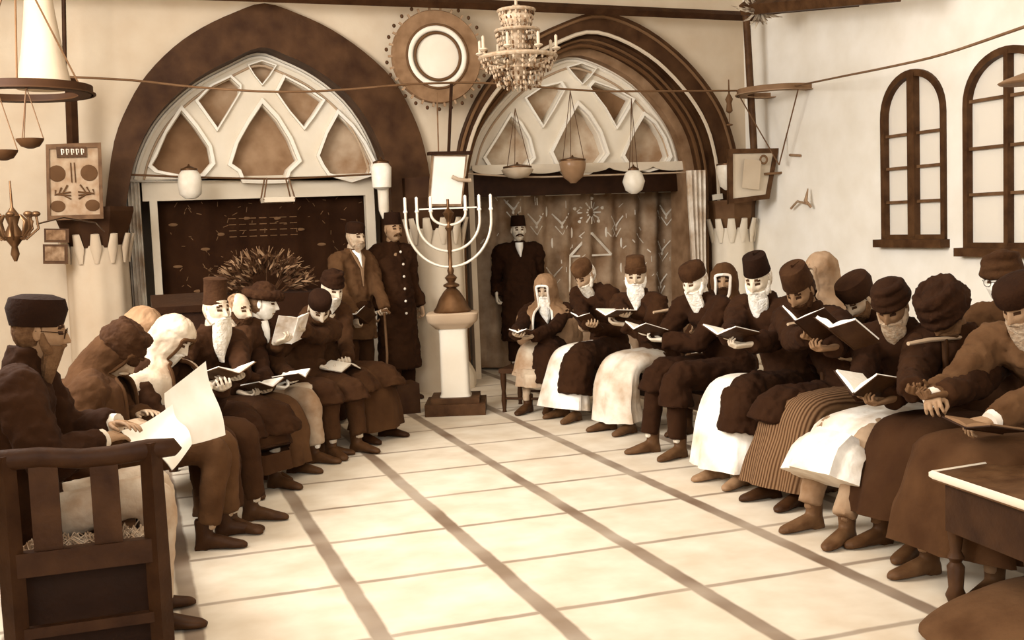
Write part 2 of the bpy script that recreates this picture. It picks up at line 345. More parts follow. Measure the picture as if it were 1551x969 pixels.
# white frame round the left curtain
fr = empty('door_surround', ((1.21, 11.36, -0.0)[0], 11.36, 0), label='white painted frame with a deep top board around the dark embroidered curtain', cat='frame')
xa, xb, xc_, xd = (0.18, 11.36, 2.0)[0], (0.31, 11.36, 2.0)[0], (2.33, 11.36, 1.94)[0], (2.42, 11.36, 1.94)[0]; zt_ = (1.34, 11.36, 2.19)[2]; zb_ = (1.32, 11.36, 1.97)[2]
m = MB(); m.box(((xa + xd) / 2, 11.36, (zt_ + zb_) / 2), (xd - xa, .09, zt_ - zb_)); link('top_board', at0(m.mesh(), fr), plaster(.76), fr, False)
for q0, q1 in ((xb - .07, xb), (xc_, xd)):
    m = MB(); m.box(((q0 + q1) / 2, 11.36, zb_ / 2), (q1 - q0, .1, zb_)); link('side_post', at0(m.mesh(), fr), plaster(.76), fr, False)
# narrow drape hanging left of the frame
def drape(x0, x1, z0, z1, y, v, lab, gather=0.0, name='curtain'):
    m = MB(); n, k = 40, 18; vs = []
    for j in range(k + 1):
        t = j / k; z = z0 + (z1 - z0) * t; sq = 1 - gather * math.sin(PI * min(1, max(0, t))) ** 2
        for i in range(n + 1):
            s_ = i / n; x = (x0 + x1) / 2 + (s_ - .5) * (x1 - x0) * sq; vs.append((x, y + .025 * math.sin(s_ * 4 * 2 * PI + t), z))
    o = len(vs); vs2 = [(a, b + .02, c) for a, b, c in vs]; fs = [(j * (n + 1) + i, j * (n + 1) + i + 1, (j + 1) * (n + 1) + i + 1, (j + 1) * (n + 1) + i) for j in range(k) for i in range(n)]
    m.add(vs, fs); m.add(vs2, [f[::-1] for f in fs]); return tag(link(name, m.mesh(), cloth(v)), lab, 'curtain')
drape((0.03, 11.3, 2.0)[0], (0.16, 11.3, 2.0)[0], .05, (0.1, 11.3, 2.18)[2], 11.3, .74, 'narrow white side drape hanging left of the dark embroidered curtain')
# right curtain with palmettes
mot = []
PAL = [(4.38, 11.9, 1.61), (4.68, 11.9, 1.6), (5.38, 11.9, 1.55), (5.97, 11.9, 1.24), (4.1, 11.9, 1.78), (6.03, 11.9, 1.66), (4.58, 11.9, 1.0), (5.93, 11.9, 0.85)]
for p in PAL:
    x, z = p[0], p[2]
    for d in (.05, .085, .12): mot += [('line', .009, [(x - d * .7, z + d), (x, z + d * .35 - .03), (x + d * .7, z + d)])]
    mot += [('line', .008, [(x - .06, z - .02), (x, z - .12), (x + .06, z - .02)]), ('dot', (x, z - .03), .02, .02)]
x, z = (5.04, 11.9, 1.72)[0], (5.04, 11.9, 1.72)[2]
for a in range(12): mot.append(('line', .01, [(x + .05 * math.cos(a * PI / 6), z + .05 * math.sin(a * PI / 6)), (x + .15 * math.cos(a * PI / 6), z + .13 * math.sin(a * PI / 6))]))
for dx, dz in ((-.17, .05), (.17, .05), (-.13, -.1), (.13, -.1), (0, .16)): mot.append(('dot', (x + dx, z + dz), .03, .02))
for k in range(5): mot.append(('dot', (x - .13 + .065 * k, z + .26), .025, .03))
a_, b_, c_ = (5.03, 11.9, 1.49), (4.77, 11.9, 1.23), (5.28, 11.9, 1.23)
mot += [('line', .016, [(a_[0], a_[2]), (b_[0], b_[2])]), ('line', .016, [(a_[0], a_[2]), (c_[0], c_[2])]), ('line', .012, [(b_[0], b_[2]), (c_[0], c_[2])]), ('line', .014, [(b_[0], b_[2]), (b_[0] - .02, b_[2] - .4)])]
for q in ((4.81, 11.9, 1.5), (5.23, 11.9, 1.49), (4.59, 11.9, 1.39), (5.44, 11.9, 1.36), (5.43, 11.9, 1.07), (4.52, 11.9, 1.75)): mot.append(('dot', (q[0], q[2]), .018, .06))
mot.append(('line', .022, [((3.92, 11.9, 1.94)[0] + k * .2, (3.92, 11.9, 1.94)[2] + .0) for k in range(12)]))
rr = random.Random(6)
for i in range(70):
    x = rr.uniform((3.72, 11.9, 1.92)[0], (6.19, 11.9, 1.85)[0]); z = rr.uniform(.9, 2.05); a = rr.choice((.8, 2.3, 1.57)); s_ = rr.uniform(.03, .09); mot.append(('line', rr.uniform(.004, .008), [(x, z), (x + s_ * math.cos(a), z + s_ * math.sin(a))]))
curtain('palmette_curtain', (3.69, 11.9, 1.92)[0], (6.23, 11.9, 1.85)[0], .03, (5.1, 11.9, 1.99)[2], 11.9, .05, 9, [mat(.5, .95, .2, 5, .5, 30), mat(.8, .8)], mot, 'mid-toned curtain woven with pale palmettes hanging in the right arch', 'curtain')
m = MB(); x0, x1 = (3.4, 11.3, 2.08)[0], (6.04, 11.3, 2.02)[0]; z0, z1 = (4.69, 11.3, 1.92)[2], 2.22
m.box(((x0 + x1) / 2, 11.4, (z0 + z1) / 2), (x1 - x0, .1, z1 - z0)); link_ = tag(link('curtain_pelmet', m, wood(.1), smooth=False), 'dark pelmet board above the palmette curtain', 'pelmet')
m = MB(); m.box(((5.95, 11.3, 1.47)[0], 11.35, 1.1), (.09, .12, 2.2)); tag(link('doorpost', m, wood(.08), smooth=False), 'thin black post at the right edge of the palmette curtain', 'post')
m = MB(); m.box(((3.45, 11.3, 1.56)[0], 11.35, 1.1), (.06, .1, 2.2)); tag(link('doorpost', m, plaster(.7), smooth=False), 'thin white post between the middle column and the palmette curtain', 'post')
# scalloped lace edge under right tracery
m = MB(); nn = 60; z1 = 2.24
tag(link('scalloped_valance', outline([[(x0 + .03, z1)] + [(x0 + .03 + (x1 - x0 - .06) * i / nn, z1 - .05 - .05 * abs(math.sin(i * PI / 12)) ** .6) for i in range(nn + 1)] + [(x1 - .03, z1)]], 11.17, .02), plaster(.74), smooth=False), 'white scalloped valance along the foot of the right tracery', 'valance')

drape((5.73, 10.8, 1.82)[0], (5.95, 10.8, 1.82)[0], .03, (5.83, 10.8, 2.12)[2], 10.82, .74, 'white knotted drape hanging at the right foot of the moulded arch', .25)
# -------- columns
def column(px, Yc, r, ztop, lab, shaft, capv, capw=1.5, capdep=.35):
    c = empty('column', (px, Yc, 0), label=lab, cat='column')
    pts = []; n = 48
    sh = MB(); zs = [0, .12, .2, .25, ztop * .5, ztop]
    rs = [r * 1.25, r * 1.25, r * 1.12, r, r * .98, r * .96]
    vs = []; fs = []
    for z, q in zip(zs, rs):
        for k in range(n): a = 2 * PI * k / n; e = q * (1 + .035 * math.cos(a * 8)); vs.append((e * math.cos(a), e * math.sin(a), z))
    for i in range(len(zs) - 1):
        for k in range(n): a = i * n + k; b = i * n + (k + 1) % n; fs.append((a, b, b + n, a + n))
    sh.add(vs, fs); link('shaft', sh, plaster(shaft), c)
    lf = MB()
    for k in range(12):
        a = 2 * PI * k / 12
        lf.tube([(r * 1.0 * math.cos(a), r * 1.0 * math.sin(a), ztop - .16), (r * 1.05 * math.cos(a), r * 1.05 * math.sin(a), ztop - .02), (r * 1.18 * math.cos(a), r * 1.18 * math.sin(a), ztop + .1)], [.02, .05, .035], 8, flat=.5, up=(-math.sin(a), math.cos(a), 0))
    link('leaf_capital', lf, plaster(shaft * .98), c)
    cp = MB(); cp.lathe([(r * .98, ztop - .02), (r * 1.1, ztop + .1), (r * capw * .95, ztop + .24), (r * capw, ztop + .3), (r * capw, ztop + capdep)], n=8, M=Matrix.Rotation(PI / 8, 3, 'Z')); link('abacus', cp, mat(capv, .7, .2), c, False)
    return c
c1 = (-0.25, 10.85, 1.4); column(c1[0], 10.85, .27, (-0.23, 10.6, 1.57)[2], 'pale round column with a dark capital left of the embroidered curtain', .68, .13, 1.35, .34)
c2 = (2.95, 10.95, 1.25); column(c2[0], 10.95, .28, (2.89, 10.7, 1.61)[2], 'pale round column behind the branched candlestick, between the two arches', .72, .14, 1.25, .5)
c3 = (6.32, 10.9, 1.09); column(c3[0], 10.95, .24, (6.22, 10.7, 1.49)[2], 'pale round column half behind the right arch foot in the far corner', .8, .26, 1.2, .28)
# beam along the back wall and the broken timber at its right end
bm_ = MB(); p0 = (-0.35, 10.6, 3.8); p1 = (6.51, 10.6, 3.73)
bm_.tube([(XL, 10.6, 3.79), (1, 10.6, 3.775), (3.2, 10.6, 3.76), (6.5, 10.6, 3.71)], [.05] * 4, 4, up=(1, 0, 1)); tag(link('tie_beam', bm_, wood(.14), smooth=False), 'long dark timber beam crossing above both arches', 'beam')
bm_ = MB(); a, b = (5.93, 9.9, 3.65), (5.93, 7.6, 3.31)
bm_.tube([a, b], [.085, .06], 5); bm_.tube([(6.02, 9.8, 3.59), (6.29, 8.6, 3.44)], [.03, .02], 5); tag(link('ceiling_rafter', bm_, wood(.2), smooth=False), 'dark rough ceiling timber running from the corner post toward the windows', 'beam')
wd = MB(); c0 = V((5.96, 9.7, 3.6)); rr = random.Random(5)
for i in range(60):
    a = rr.random() * 2 * PI; l = .1 + rr.random() * .16; d = V(math.cos(a), rr.uniform(-.6, .6), math.sin(a) * .7)
    wd.tube([c0 + d * .03, c0 + d * l * .6 + V(0, 0, -.02), c0 + d * l], [.012, .014, .003], 5)
tag(link('hanging_wisps', wd, mat(.5, .8, .5, 20)), 'tuft of straw and leaves tied where the corner post meets the beam', 'tuft')
# ================================================================ PEOPLE (local frame: +X forward, +Y left, Z up)
X_, Y_, Z_ = V(1, 0, 0), V(0, 1, 0), V(0, 0, 1)
def G(a, s): return math.exp(-(a / s) ** 2)
def head_mesh(nu=56, nv=52):
    """head centred between crown and chin, 0.235 high; material 0 skin, 1 brows and eyes with painted eye-socket shadow, 2 lips"""
    m = MB(); vs = []; fs = []; ms = []
    for j in range(nv + 1):
        t = -PI / 2 + PI * j / nv
        for k in range(nu):
            a = 2 * PI * k / nu
            a2 = a + .35 * math.sin(a) * -1                      # denser around the face
            ca, sa = math.cos(a2), math.sin(a2); ct, st = math.cos(t), math.sin(t)
            x, y, z = .1 * ct * ca, .076 * ct * sa, .12 * st
            if z < -.01:
                q = min(1, (-.01 - z) / .11); y *= 1 - .22 * q; x = x * (1 - .1 * q) + .012 * q * (1 if ca > 0 else .2)
                if ca < 0: x *= 1 - .3 * q
            if ca > 0: x = x * (1 - .1 * G(z - .045, .05))
            y0 = y; f = 0
            if ca > 0:
                f += .027 * G(y0, .013) * (max(0, min(1, (.03 - z) / .055)) if z > -.028 else max(0, 1 - (-.028 - z) / .012))
                f += .008 * G(abs(y0) - .01, .007) * G(z + .03, .008)
                f -= .013 * G(abs(y0) - .031, .016) * G(z - .008, .013)
                f += .007 * G(abs(y0) - .031, .009) * G(z - .006, .007)
                f += .007 * G(abs(y0) - .03, .022) * G(z - .032, .009)
                f += .006 * G(abs(y0) - .045, .018) * G(z + .02, .018)
                f += .008 * G(y0, .02) * G(z + .052, .006) + .007 * G(y0, .018) * G(z + .067, .006) - .004 * G(y0, .022) * G(z + .0595, .004)
                f += .01 * G(y0, .022) * G(z + .095, .016)
                f -= .004 * G(abs(y0) - .05, .02) * G(z + .05, .02)
            vs.append((x + f, y, z))
    for j in range(nv):
        for k in range(nu):
            a, b = j * nu + k, j * nu + (k + 1) % nu; fs.append((a, b, b + nu, a + nu))
            cx = sum(vs[i][0] for i in (a, b, b + nu, a + nu)) / 4; cy = abs(sum(vs[i][1] for i in (a, b, b + nu, a + nu)) / 4); cz = sum(vs[i][2] for i in (a, b, b + nu, a + nu)) / 4
            q = 0
            if cx > .04:
                if .014 < cy < .05 and abs(cz - .033 + (cy - .03) * .12) < .0072: q = 1
                elif abs(cy - .031) < .0135 and abs(cz - .007) < .0066: q = 1  # eye patch enlarged so its dark tone also paints socket shadow
                elif cy < .021 and abs(cz + .0595) < .006: q = 2
            ms.append(q)
    m.add(vs, fs, mats=ms)
    for s in (-1, 1):
        R_ = Matrix.Rotation(s * .25, 3, 'Z') @ Matrix.Rotation(-.15, 3, 'Y')
        m.ell((-.004, s * .077, -.002), .018, .007, .032, R_, 10, 8); m.ell((.004, s * .081, -.004), .008, .006, .018, R_, 8, 6)
    return m
def hand_mesh(curl, spread=.1):
    """left hand: wrist at the origin, fingers +X, back of the hand +Z, thumb on -Y side"""
    m = MB()
    m.loft([((-.03, 0, 0), Y_, Z_, .025, .019), ((0, 0, 0), Y_, Z_, .027, .018), ((.03, 0, .001), Y_, Z_, .036, .016), ((.07, 0, .002), Y_, Z_, .041, .0135), ((.088, 0, .001), Y_, Z_, .038, .011)], 14)
    m.ell((.03, -.026, -.008), .03, .016, .014)
    for i, (y, L_) in enumerate(((-.030, .072), (-.010, .080), (.011, .075), (.030, .058))):
        p = V(.083, y, .001); ang = 0; yaw = (y / .03) * spread; pts = [p - V(.02, 0, 0), p]; 
        for q, fr in enumerate((.45, .30, .25)):
            ang += curl * (.8 if q == 0 else 1.1) * (1 + .06 * i); d = V(math.cos(ang) * math.cos(yaw), math.sin(yaw), -math.sin(ang)); p = p + d * (L_ * fr); pts.append(p)
        m.tube(pts, [.009, .0095, .0085, .0078, .006], 8); m.ell(pts[-1], .0065, .0065, .0065, n=8, m=6)
    p = V(.012, -.026, -.004); t1 = V(.045, -.052, -.012 - .01 * curl); t2 = V(.074, -.062 + .012 * curl, -.02 - .02 * curl); t3 = V(.096, -.060 + .03 * curl, -.026 - .03 * curl)
    m.tube([p, t1, t2, t3], [.014, .0115, .0098, .0072], 8); m.ell(t3, .0075, .0075, .0075, n=8, m=6)
    return remesh(m, .0034, 3)
HEAD = head_mesh()
def as_vf(me): return [v.co.copy() for v in me.vertices], [tuple(p.vertices) for p in me.polygons]
HANDS = {k: as_vf(hand_mesh(c)) for k, c in (('hold', .75), ('flat', .22), ('fist', 1.25))}
def ik(s, h, L1, L2, pole):
    d = h - s; D = d.length
    if D > (L1 + L2) * .985: L1, L2 = [q * D / (L1 + L2) / .985 for q in (L1, L2)]
    a = (L1 * L1 - L2 * L2 + D * D) / (2 * D); r = math.sqrt(max(1e-6, L1 * L1 - a * a)); u = d.normalized(); p = V(pole); p = (p - u * p.dot(u)).normalized()
    return s + u * a + p * r
def rounded(pts, rad, k=4):
    q = smoothpoly([tuple(p) + (r,) for p, r in zip(pts, rad)], k); return [V(a[:3]) for a in q], [a[3] for a in q]
def bent(a, b, c):                                            # limb path with a soft joint
    return [a, a.lerp(b, .5), a.lerp(b, .88), b.lerp(c, .12), b.lerp(c, .5), c]

def hat_mesh(kind, s=1.0):
    """in head space, head centre at the origin"""
    m = MB(); r = .088 * s
    if kind == 'fez': m.lathe([(r * .2, .045), (r, .045), (r * 1.02, .05), (r * .88, .15), (r * .84, .156), (r * .3, .158), (.008, .158), (.006, .175)], (-.006, 0, 0), 28)
    elif kind == 'fezband': m.lathe([(r, .03), (r * 1.07, .035), (r * 1.07, .075), (r * .98, .078), (r * .9, .15), (r * .8, .156), (.005, .157)], (-.006, 0, 0), 28)
    elif kind == 'tall': m.lathe([(r * 1.04, .035), (r * 1.05, .05), (r * .97, .06), (r * .95, .17), (r * 1.0, .19), (r * .85, .196), (.005, .198)], (-.006, 0, 0), 28)
    elif kind == 'cap': m.lathe([(r * 1.0, .03), (r * 1.06, .045), (r * 1.07, .09), (r * .95, .115), (r * .6, .128), (.004, .13)], (-.006, 0, 0), 28)
    elif kind == 'softcap':
        m.lathe([(r * 1.02, .02), (r * 1.08, .04), (r * 1.2, .085), (r * 1.08, .125), (r * .6, .14), (.004, .142)], (-.014, 0, 0), 28, Matrix.Rotation(-.12, 3, 'Y'))
    elif kind == 'turban':
        for k in range(5):
            R_ = Matrix.Rotation(.16 * math.sin(k * 1.9), 3, 'X') @ Matrix.Rotation(-.08 + .14 * math.cos(k * 2.3), 3, 'Y')
            m.torus((-.008, 0, .045 + .017 * k), .082 * s - .004 * k * s, .024 * s, R_, 28, 8, .8)
        m.ell((-.008, 0, .08), .08 * s, .08 * s, .075)
    elif kind == 'bigturban':
        for k in range(6):
            R_ = Matrix.Rotation(.22 * math.sin(k * 1.9), 3, 'X') @ Matrix.Rotation(-.1 + .18 * math.cos(k * 2.3), 3, 'Y')
            m.torus((-.02, 0, .03 + .02 * k), .095 * s - .005 * k, .034, R_, 28, 8, .8)
        m.ell((-.02, 0, .08), .1, .1, .09)
    elif kind == 'fur':
        m.torus((0, 0, .062), .095 * s, .042, None, 36, 10, .85); m.ell((0, 0, .085), .085, .085, .065)
    elif kind == 'skull': m.ell((-.012, 0, .03), .1, .083, .098)
    return m
def beard_mesh(L_, w_=.062, full=True, seed=1):
    m = MB(); n = 26; rows = 14; r_ = random.Random(seed)
    secs = []
    vs = []; fs = []
    for j in range(rows + 1):
        t = j / rows; z = -.045 - t * (L_ + .045)
        wd = w_ * (1 - .04 * t) * (1 if t < .35 else max(.08, 1 - ((t - .35) / .65) ** 1.6 * .9)); dp = (.046 if full else .034) * (1 - .5 * t)
        cx = .058 - .01 * t + (.02 * t if L_ > .12 else 0)
        if t < .15: wd *= .95; 
        for k in range(n):
            a = 2 * PI * k / n; g = 1 + (.09 * math.sin(k * 5.3 + t * 3) + .05 * math.sin(k * 2.7)) * (.4 + t); sl = .012 * math.sin(t * 5 + seed)
            vs.append((cx + dp * math.cos(a) * g, wd * math.sin(a) * g + sl * t, z))
    for j in range(rows):
        for k in range(n): a, b = j * n + k, j * n + (k + 1) % n; fs.append((a, b, b + n, a + n))
    fs.append(tuple(range(n))); fs.append(tuple(range(rows * n, rows * n + n)))
    m.add(vs, fs)
    for s in (-1, 1): m.tube([(.012, s * .074, .0), (.024, s * .07, -.035), (.05, s * .05, -.075)], [.01, .017, .022], 8)
    moustache(m); return m
def moustache(m):
    for s in (-1, 1): m.tube([(.103, 0, -.042), (.098, s * .018, -.045), (.084, s * .036, -.056), (.075, s * .043, -.064)], [.008, .009, .007, .003], 8)
def shawl_mesh(Rh, C_, neck, drop=.42, open_=.62, out=.0, half=False):
    """hood from crown over the shoulders; Rh head rotation, C_ head centre, neck base point"""
    m = MB(); rows = []; n = 30
    prof = [(.135, .0015, 0), (.128, .05, 0), (.105, .085, 0), (.062, .112, 0), (.05, .116, 0), (.0, .118, 0), (-.06, .118, .1), (-.11, .122, .35), (-.15, .145, .7), (-.185, .225, 1), (-.225, .285, 1), (-.30, .305, 1), (-drop, .30, 1)]
    vs = []; fs = []
    for z, r, wgt in prof:
        hc = C_ + Rh @ V(-.01, 0, z); bc = V(neck.x - .0, neck.y, neck.z + (z + .17)) 
        c = hc.lerp(bc, wgt); op = open_ * (1 if z > -.12 else .62)
        if z > .055: op = .0
        for k in range(n + 1):
            a = op + (2 * PI - 2 * op) * k / n
            rx = r * (1.02 if wgt < 1 else .66); ry = r * (.86 if wgt < .5 else 1.0); g = 1 + .035 * math.sin(k * 1.9 + z * 9) * (wgt + .2)
            d = V(rx * math.cos(a) * g, ry * math.sin(a) * g, 0); d = (Rh @ d).lerp(d, wgt); vs.append(c + d)
    R = len(prof)
    for j in range(R - 1):
        for k in range(n): a = j * (n + 1) + k; fs.append((a, a + 1, a + n + 2, a + n + 1))
    left = [vs[j * (n + 1)] for j in range(3, R)]; right = [vs[j * (n + 1) + n] for j in range(3, R)]
    edge = MB().tube(smoothpoly([tuple(p) for p in left[::-1] + right], 3), .011, 6)
    me = MB().add(vs, fs).mesh()
    def fn(t):
        s = t.modifiers.new('w', 'SOLIDIFY'); s.thickness = .008; s.offset = 1
        q = t.modifiers.new('u', 'SUBSURF'); q.levels = 2; q.render_levels = 2
        d = t.modifiers.new('d', 'DISPLACE'); d.texture = clouds(.05); d.strength = .018; d.mid_level = .35; d.texture_coords = 'LOCAL'
    return modified(me, fn), edge
def shoe_mesh(ank, yaw, boot=True, pitch=0.0, Ls=.27):
    m = MB(); R_ = Matrix.Rotation(yaw, 3, 'Z') @ Matrix.Rotation(-pitch, 3, 'Y'); f = R_ @ X_; l = R_ @ Y_; u = R_ @ Z_; b = V(ank) - u * ank[2] if not pitch else V(ank) - u * .09
    pts = [(-.075, .030, .028, .03), (-.06, .038, .036, .04), (0, .045, .038, .045), (.06, .036, .043, .035), (.12, .026, .046, .025), (.165, .021, .036, .02), (.19, .016, .014, .012)]
    m.loft([(b + f * x + u * z, l, u, ry, rz) for x, z, ry, rz in pts], 16)
    m.box(b + f * -.045 + u * .01, (.07, .06, .02), R_)
    if boot: m.loft([(b + f * -.028 + u * .03, l, f, .038, .05), (b + f * -.03 + u * .09, l, f, .04, .045), (b + f * -.03 + u * .16, l, f, .046, .05)], 14)
    return m

PEOPLE = {}
def person(pid, head, th, label, stand=False, hip=None, lean=.12, pitch=0.0, hyaw=0.0, tilt=0.0, skin=.62, coat=.17, robe=None, robe_to=.1, robe_w=.2,
           flaps=(0, 0), legs=.2, shoes=.18, boot=True, hat='fez', hatv=.1, hats=1.0, beard=None, beardv=.85, stache=None, shawl=None, shawl_drop=.42, hood_open=.62,
           hands=None, handpose='hold', palms_up=True, knee_z=.52, kn=(.46, .46), foot=(.04, .04), spread=.11, fyaw=0.0, shirt=None, buttons=0, coatlen=.5, hair=None,
           bulk=1.0, stripes=0, glasses=False, armdrop=False, scale=1.0, vox=.013, kneelift=0, cuffs=None, group=None, border=.8, collar=0.0, longcoat=False, lapel=False, hemz=.1, cane=False):
    """head: world position of the head centre; th: facing in degrees"""
    A_ = math.radians(th); Rw = Matrix.Rotation(A_, 3, 'Z'); inv = Rw.inverted()
    f = Rw @ X_
    hx = V(head[0], head[1], 0) - f * lean if hip is None else V(hip[0], hip[1], 0)
    if group is None and not stand: group = 'men seated in the left row' if head[0] < 2.5 else 'men seated in the right row'
    if stand: group = 'men standing before the arches'
    root = empty('person', hx, A_, label=label, cat='person', group=group)
    def loc(p): return inv @ (V(p) - hx)
    Hd = loc(head); hz = .92 if stand else min(.5, knee_z - .01)
    Rh = Matrix.Rotation(math.radians(hyaw), 3, 'Z') @ Matrix.Rotation(math.radians(pitch), 3, 'Y') @ Matrix.Rotation(math.radians(tilt), 3, 'X')
    neck = Hd + Rh @ V(-.035, 0, -.1) + V(-.015, 0, -.07)
    Hh = Hd.copy()
    hipc = V(0, 0, hz); mid = (hipc + neck) * .5 + V(-.05 if not stand else -.01, 0, 0)
    # legs
    K = []; An = []
    for i, s in enumerate((1, -1)):
        if stand: K.append(V(.02, s * .09, .5)); An.append(V(0, s * .1, .09))
        else:
            K.append(V(kn[i], s * spread, knee_z)); An.append(V(kn[i] + foot[i], s * (spread + .01), .1))
    hipj = [hipc + V(0, .085, -.02), hipc + V(0, -.085, -.02)]
    # arms
    sh = [neck + V(-.005, .185 * bulk, -.055), neck + V(-.005, -.185 * bulk, -.055)]
    if hands is None: hands = [V(.36, .1, .76), V(.36, -.1, .76)] if not stand else [V(.02, .27, .8), V(.02, -.27, .8)]
    else: hands = [None if q is None else (loc(q[1:]) if q[0] == 'w' else V(q)) for q in hands]
    if hands[0] is None: hands[0] = V(.02, .27, .8)
    if hands[1] is None: hands[1] = V(.02, -.27, .8)
    El = []; Wr = []; Hm = []
    for i, s in enumerate((1, -1)):
        h = hands[i]; low = h.z < .9 and abs(h.y) > .2 and stand
        e0 = ik(sh[i], h, .30, .30, V(-.25, s * .55, -.6) if not low else V(-1, 0, 0)); d = (h - e0).normalized()
        if low: fd = V(.1, 0, -1).normalized(); bn = V(0, s, 0)
        else:
            fd = (d * .6 + V(.25, -s * .45, -.05)).normalized(); bn = V(.1, s * .25, -1) if palms_up else V(.1, s * .3, 1)
        wr = h - fd * .07; El.append(e0); Wr.append(wr)
        bn = (bn - fd * bn.dot(fd)).normalized(); yv = bn.cross(fd)
        mirror = 1 if i == 1 else -1
        # hand mesh thumb lies on -Y: point it to the outer/front side as the hand turns
        side = yv * (1 if ((i == 0) != palms_up) else -1)
        Hm.append(Matrix(((fd.x, side.x, bn.x, wr.x), (fd.y, side.y, bn.y, wr.y), (fd.z, side.z, bn.z, wr.z), (0, 0, 0, 1))))
    # ---- body: one continuous skin
    b = MB(); B2 = V(0, 0, 0)
    b.tube([hipc, mid, neck - V(0, 0, .05), neck, Hh + Rh @ V(-.03, 0, -.06)], [.1, .1, .09, .055, .052], 10)
    for i in (0, 1):
        b.tube([neck - V(0, 0, .06), sh[i], El[i], Wr[i]], [.05, .05, .038, .027], 8)
        b.tube([hipj[i], K[i], An[i]], [.075, .055, .036], 8)
    bm0 = remesh(b, .018, 4); vv, ff = as_vf(bm0)
    B = MB(); B.add(vv, ff)
    HT = Matrix.Translation(Hh) @ Rh.to_4x4() @ Matrix.Diagonal((scale, scale, scale, 1)); B.add(HEAD.v, HEAD.f, HT, HEAD.m)
    hv, hf = HANDS[handpose]
    for Mx in Hm: B.add(hv, hf, Mx)
    body = link('body', B, [mat(skin, .6, .07, 25, .15, 80), mat(max(.06, skin * .26), .7), mat(skin * .62, .6)], root)  # second slot darkened: brows and eyes plus painted eye-socket shadow
    # ---- coat
    c = MB(); k = bulk
    sp = [hipc + V(0, 0, -.03), hipc + V(0, 0, .1), mid, (mid + neck) * .5 + V(-.015, 0, 0), neck + V(-.01, 0, -.07), neck + V(0, 0, -.005), neck + V(.005 + .01 * (collar > 0), 0, .062 + collar)]
    ru = [.185 * k, .175 * k, .17 * k, .19 * k, .17 * k, .085, .07]; rv = [.15 * k, .14 * k, .13 * k, .13 * k, .105 * k, .08, .075]
    secs = []
    for i, p in enumerate(sp):
        t = (sp[min(i + 1, 6)] - sp[max(0, i - 1)]).normalized(); xx = (X_ - t * t.dot(X_)).normalized(); secs.append((p, Y_, xx, ru[i], rv[i]))
    c.loft(secs, 20)
    for i in (0, 1):
        p, r = rounded([neck + (sh[i] - neck) * .4 + V(0, 0, -.01), sh[i], sh[i].lerp(El[i], .5), El[i], El[i].lerp(Wr[i], .55), Wr[i] + (Wr[i] - El[i]).normalized() * .0], [.075, .083 * k, .072 * k, .062 * k, .058 * k, .06], 3)
        c.tube(p, r, 12)
    if stand:
        c.loft([(V(0, 0, hz + .08), Y_, X_, .18 * k, .13 * k), (V(0, 0, hz - .1), Y_, X_, .2 * k, .15 * k), (V(.01, 0, coatlen), Y_, X_, .215 * k, .165 * k)], 20)
    else:
        for i in (0, 1):
            if flaps[i] > 0:
                a, kk, an = hipj[i], K[i], An[i]; t = flaps[i]; pts = [a + V(-.05, 0, .02), a.lerp(kk, .5) + V(0, 0, .015), a.lerp(kk, min(.94, t))]; rr_ = [.13, .125, .12] if robe is not None else [.13, .115, .1]
                if t > 1: o_ = V(.035, (1 if i == 0 else -1) * .02, 0) if robe is not None else V(.02, 0, 0); pts += [kk.lerp(an, .1) + o_, kk.lerp(an, .45 * (t - 1)) + o_, kk.lerp(an, (t - 1)) + o_]; rr_ += [.135, .14, .15] if robe is not None else [.1, .105, .12]
                c.tube(pts, rr_, 14, up=Y_)
            else: c.tube([hipj[i], hipj[i].lerp(K[i], .35)], [.13, .115], 12)
    com = link('coat', remesh(c, vox, 3, .04, .08), cloth(coat), root)
    # ---- lower garment
    if robe is not None:
        r = MB()
        if stand: r.loft([(V(0, 0, hz), Y_, X_, .17, .12), (V(0, 0, .5), Y_, X_, .2, .14), (V(0, 0, hemz), Y_, X_, .24, .18)], 30)
        else:
            kx = max(kn); sy = spread; path = [(hipc + V(-.08, 0, -.01), .19, .13), (V(.15, 0, hz + .01), .2, .115), (V(kx - .09, 0, knee_z + .005), sy + .1, .09), (V(kx + .01, 0, knee_z - .05), sy + .1, .09), (V(kx + .05, 0, knee_z - .18), sy + .12, .1), (V(kx + .03 + max(foot) * .5, 0, hemz + .12), robe_w, .12), (V(kx + .0 + max(foot), 0, hemz), robe_w * 1.06, .14)]
            q = smoothpoly([tuple(p) + (a, b_) for p, a, b_ in path], 4); n = 48; vs = []; fs = []
            for i, e in enumerate(q):
                t = (V(q[min(i + 1, len(q) - 1)][:3]) - V(q[max(i - 1, 0)][:3])).normalized(); uu = Y_; ww = t.cross(uu); tt = i / (len(q) - 1)
                for j in range(n):
                    a = 2 * PI * j / n; g = 1 + (.075 * math.sin(7 * a + pid_hash(pid)) + .04 * math.sin(13 * a + 2)) * max(0, tt - .3) * 1.5 - .24 * math.exp(-(math.cos(a) / .3) ** 2) * math.sin(PI * min(1, tt * 1.25))
                    vs.append(V(e[:3]) + uu * (e[3] * math.cos(a) * g) + ww * (e[4] * math.sin(a) * g))
            for i in range(len(q) - 1):
                for j in range(n): a_, b_ = i * n + j, i * n + (j + 1) % n; fs.append((a_, b_, b_ + n, a_ + n))
            fs.append(tuple(range(n))); fs.append(tuple(range((len(q) - 1) * n, len(q) * n))); r.add(vs, fs)
        link('robe', r, cloth(robe, stripes), root)
    if legs is not None:
        t = MB()
        for i in (0, 1):
            p, rr_ = rounded(bent(hipj[i], K[i], An[i] + V(0, 0, .03)), [.1, .092, .082, .08, .07, .062], 3); t.tube(p, rr_, 12, up=Y_)
        t.ell(hipc, .16, .17, .12)
        link('trousers', remesh(t, .016, 3, .016, .08), cloth(legs), root)
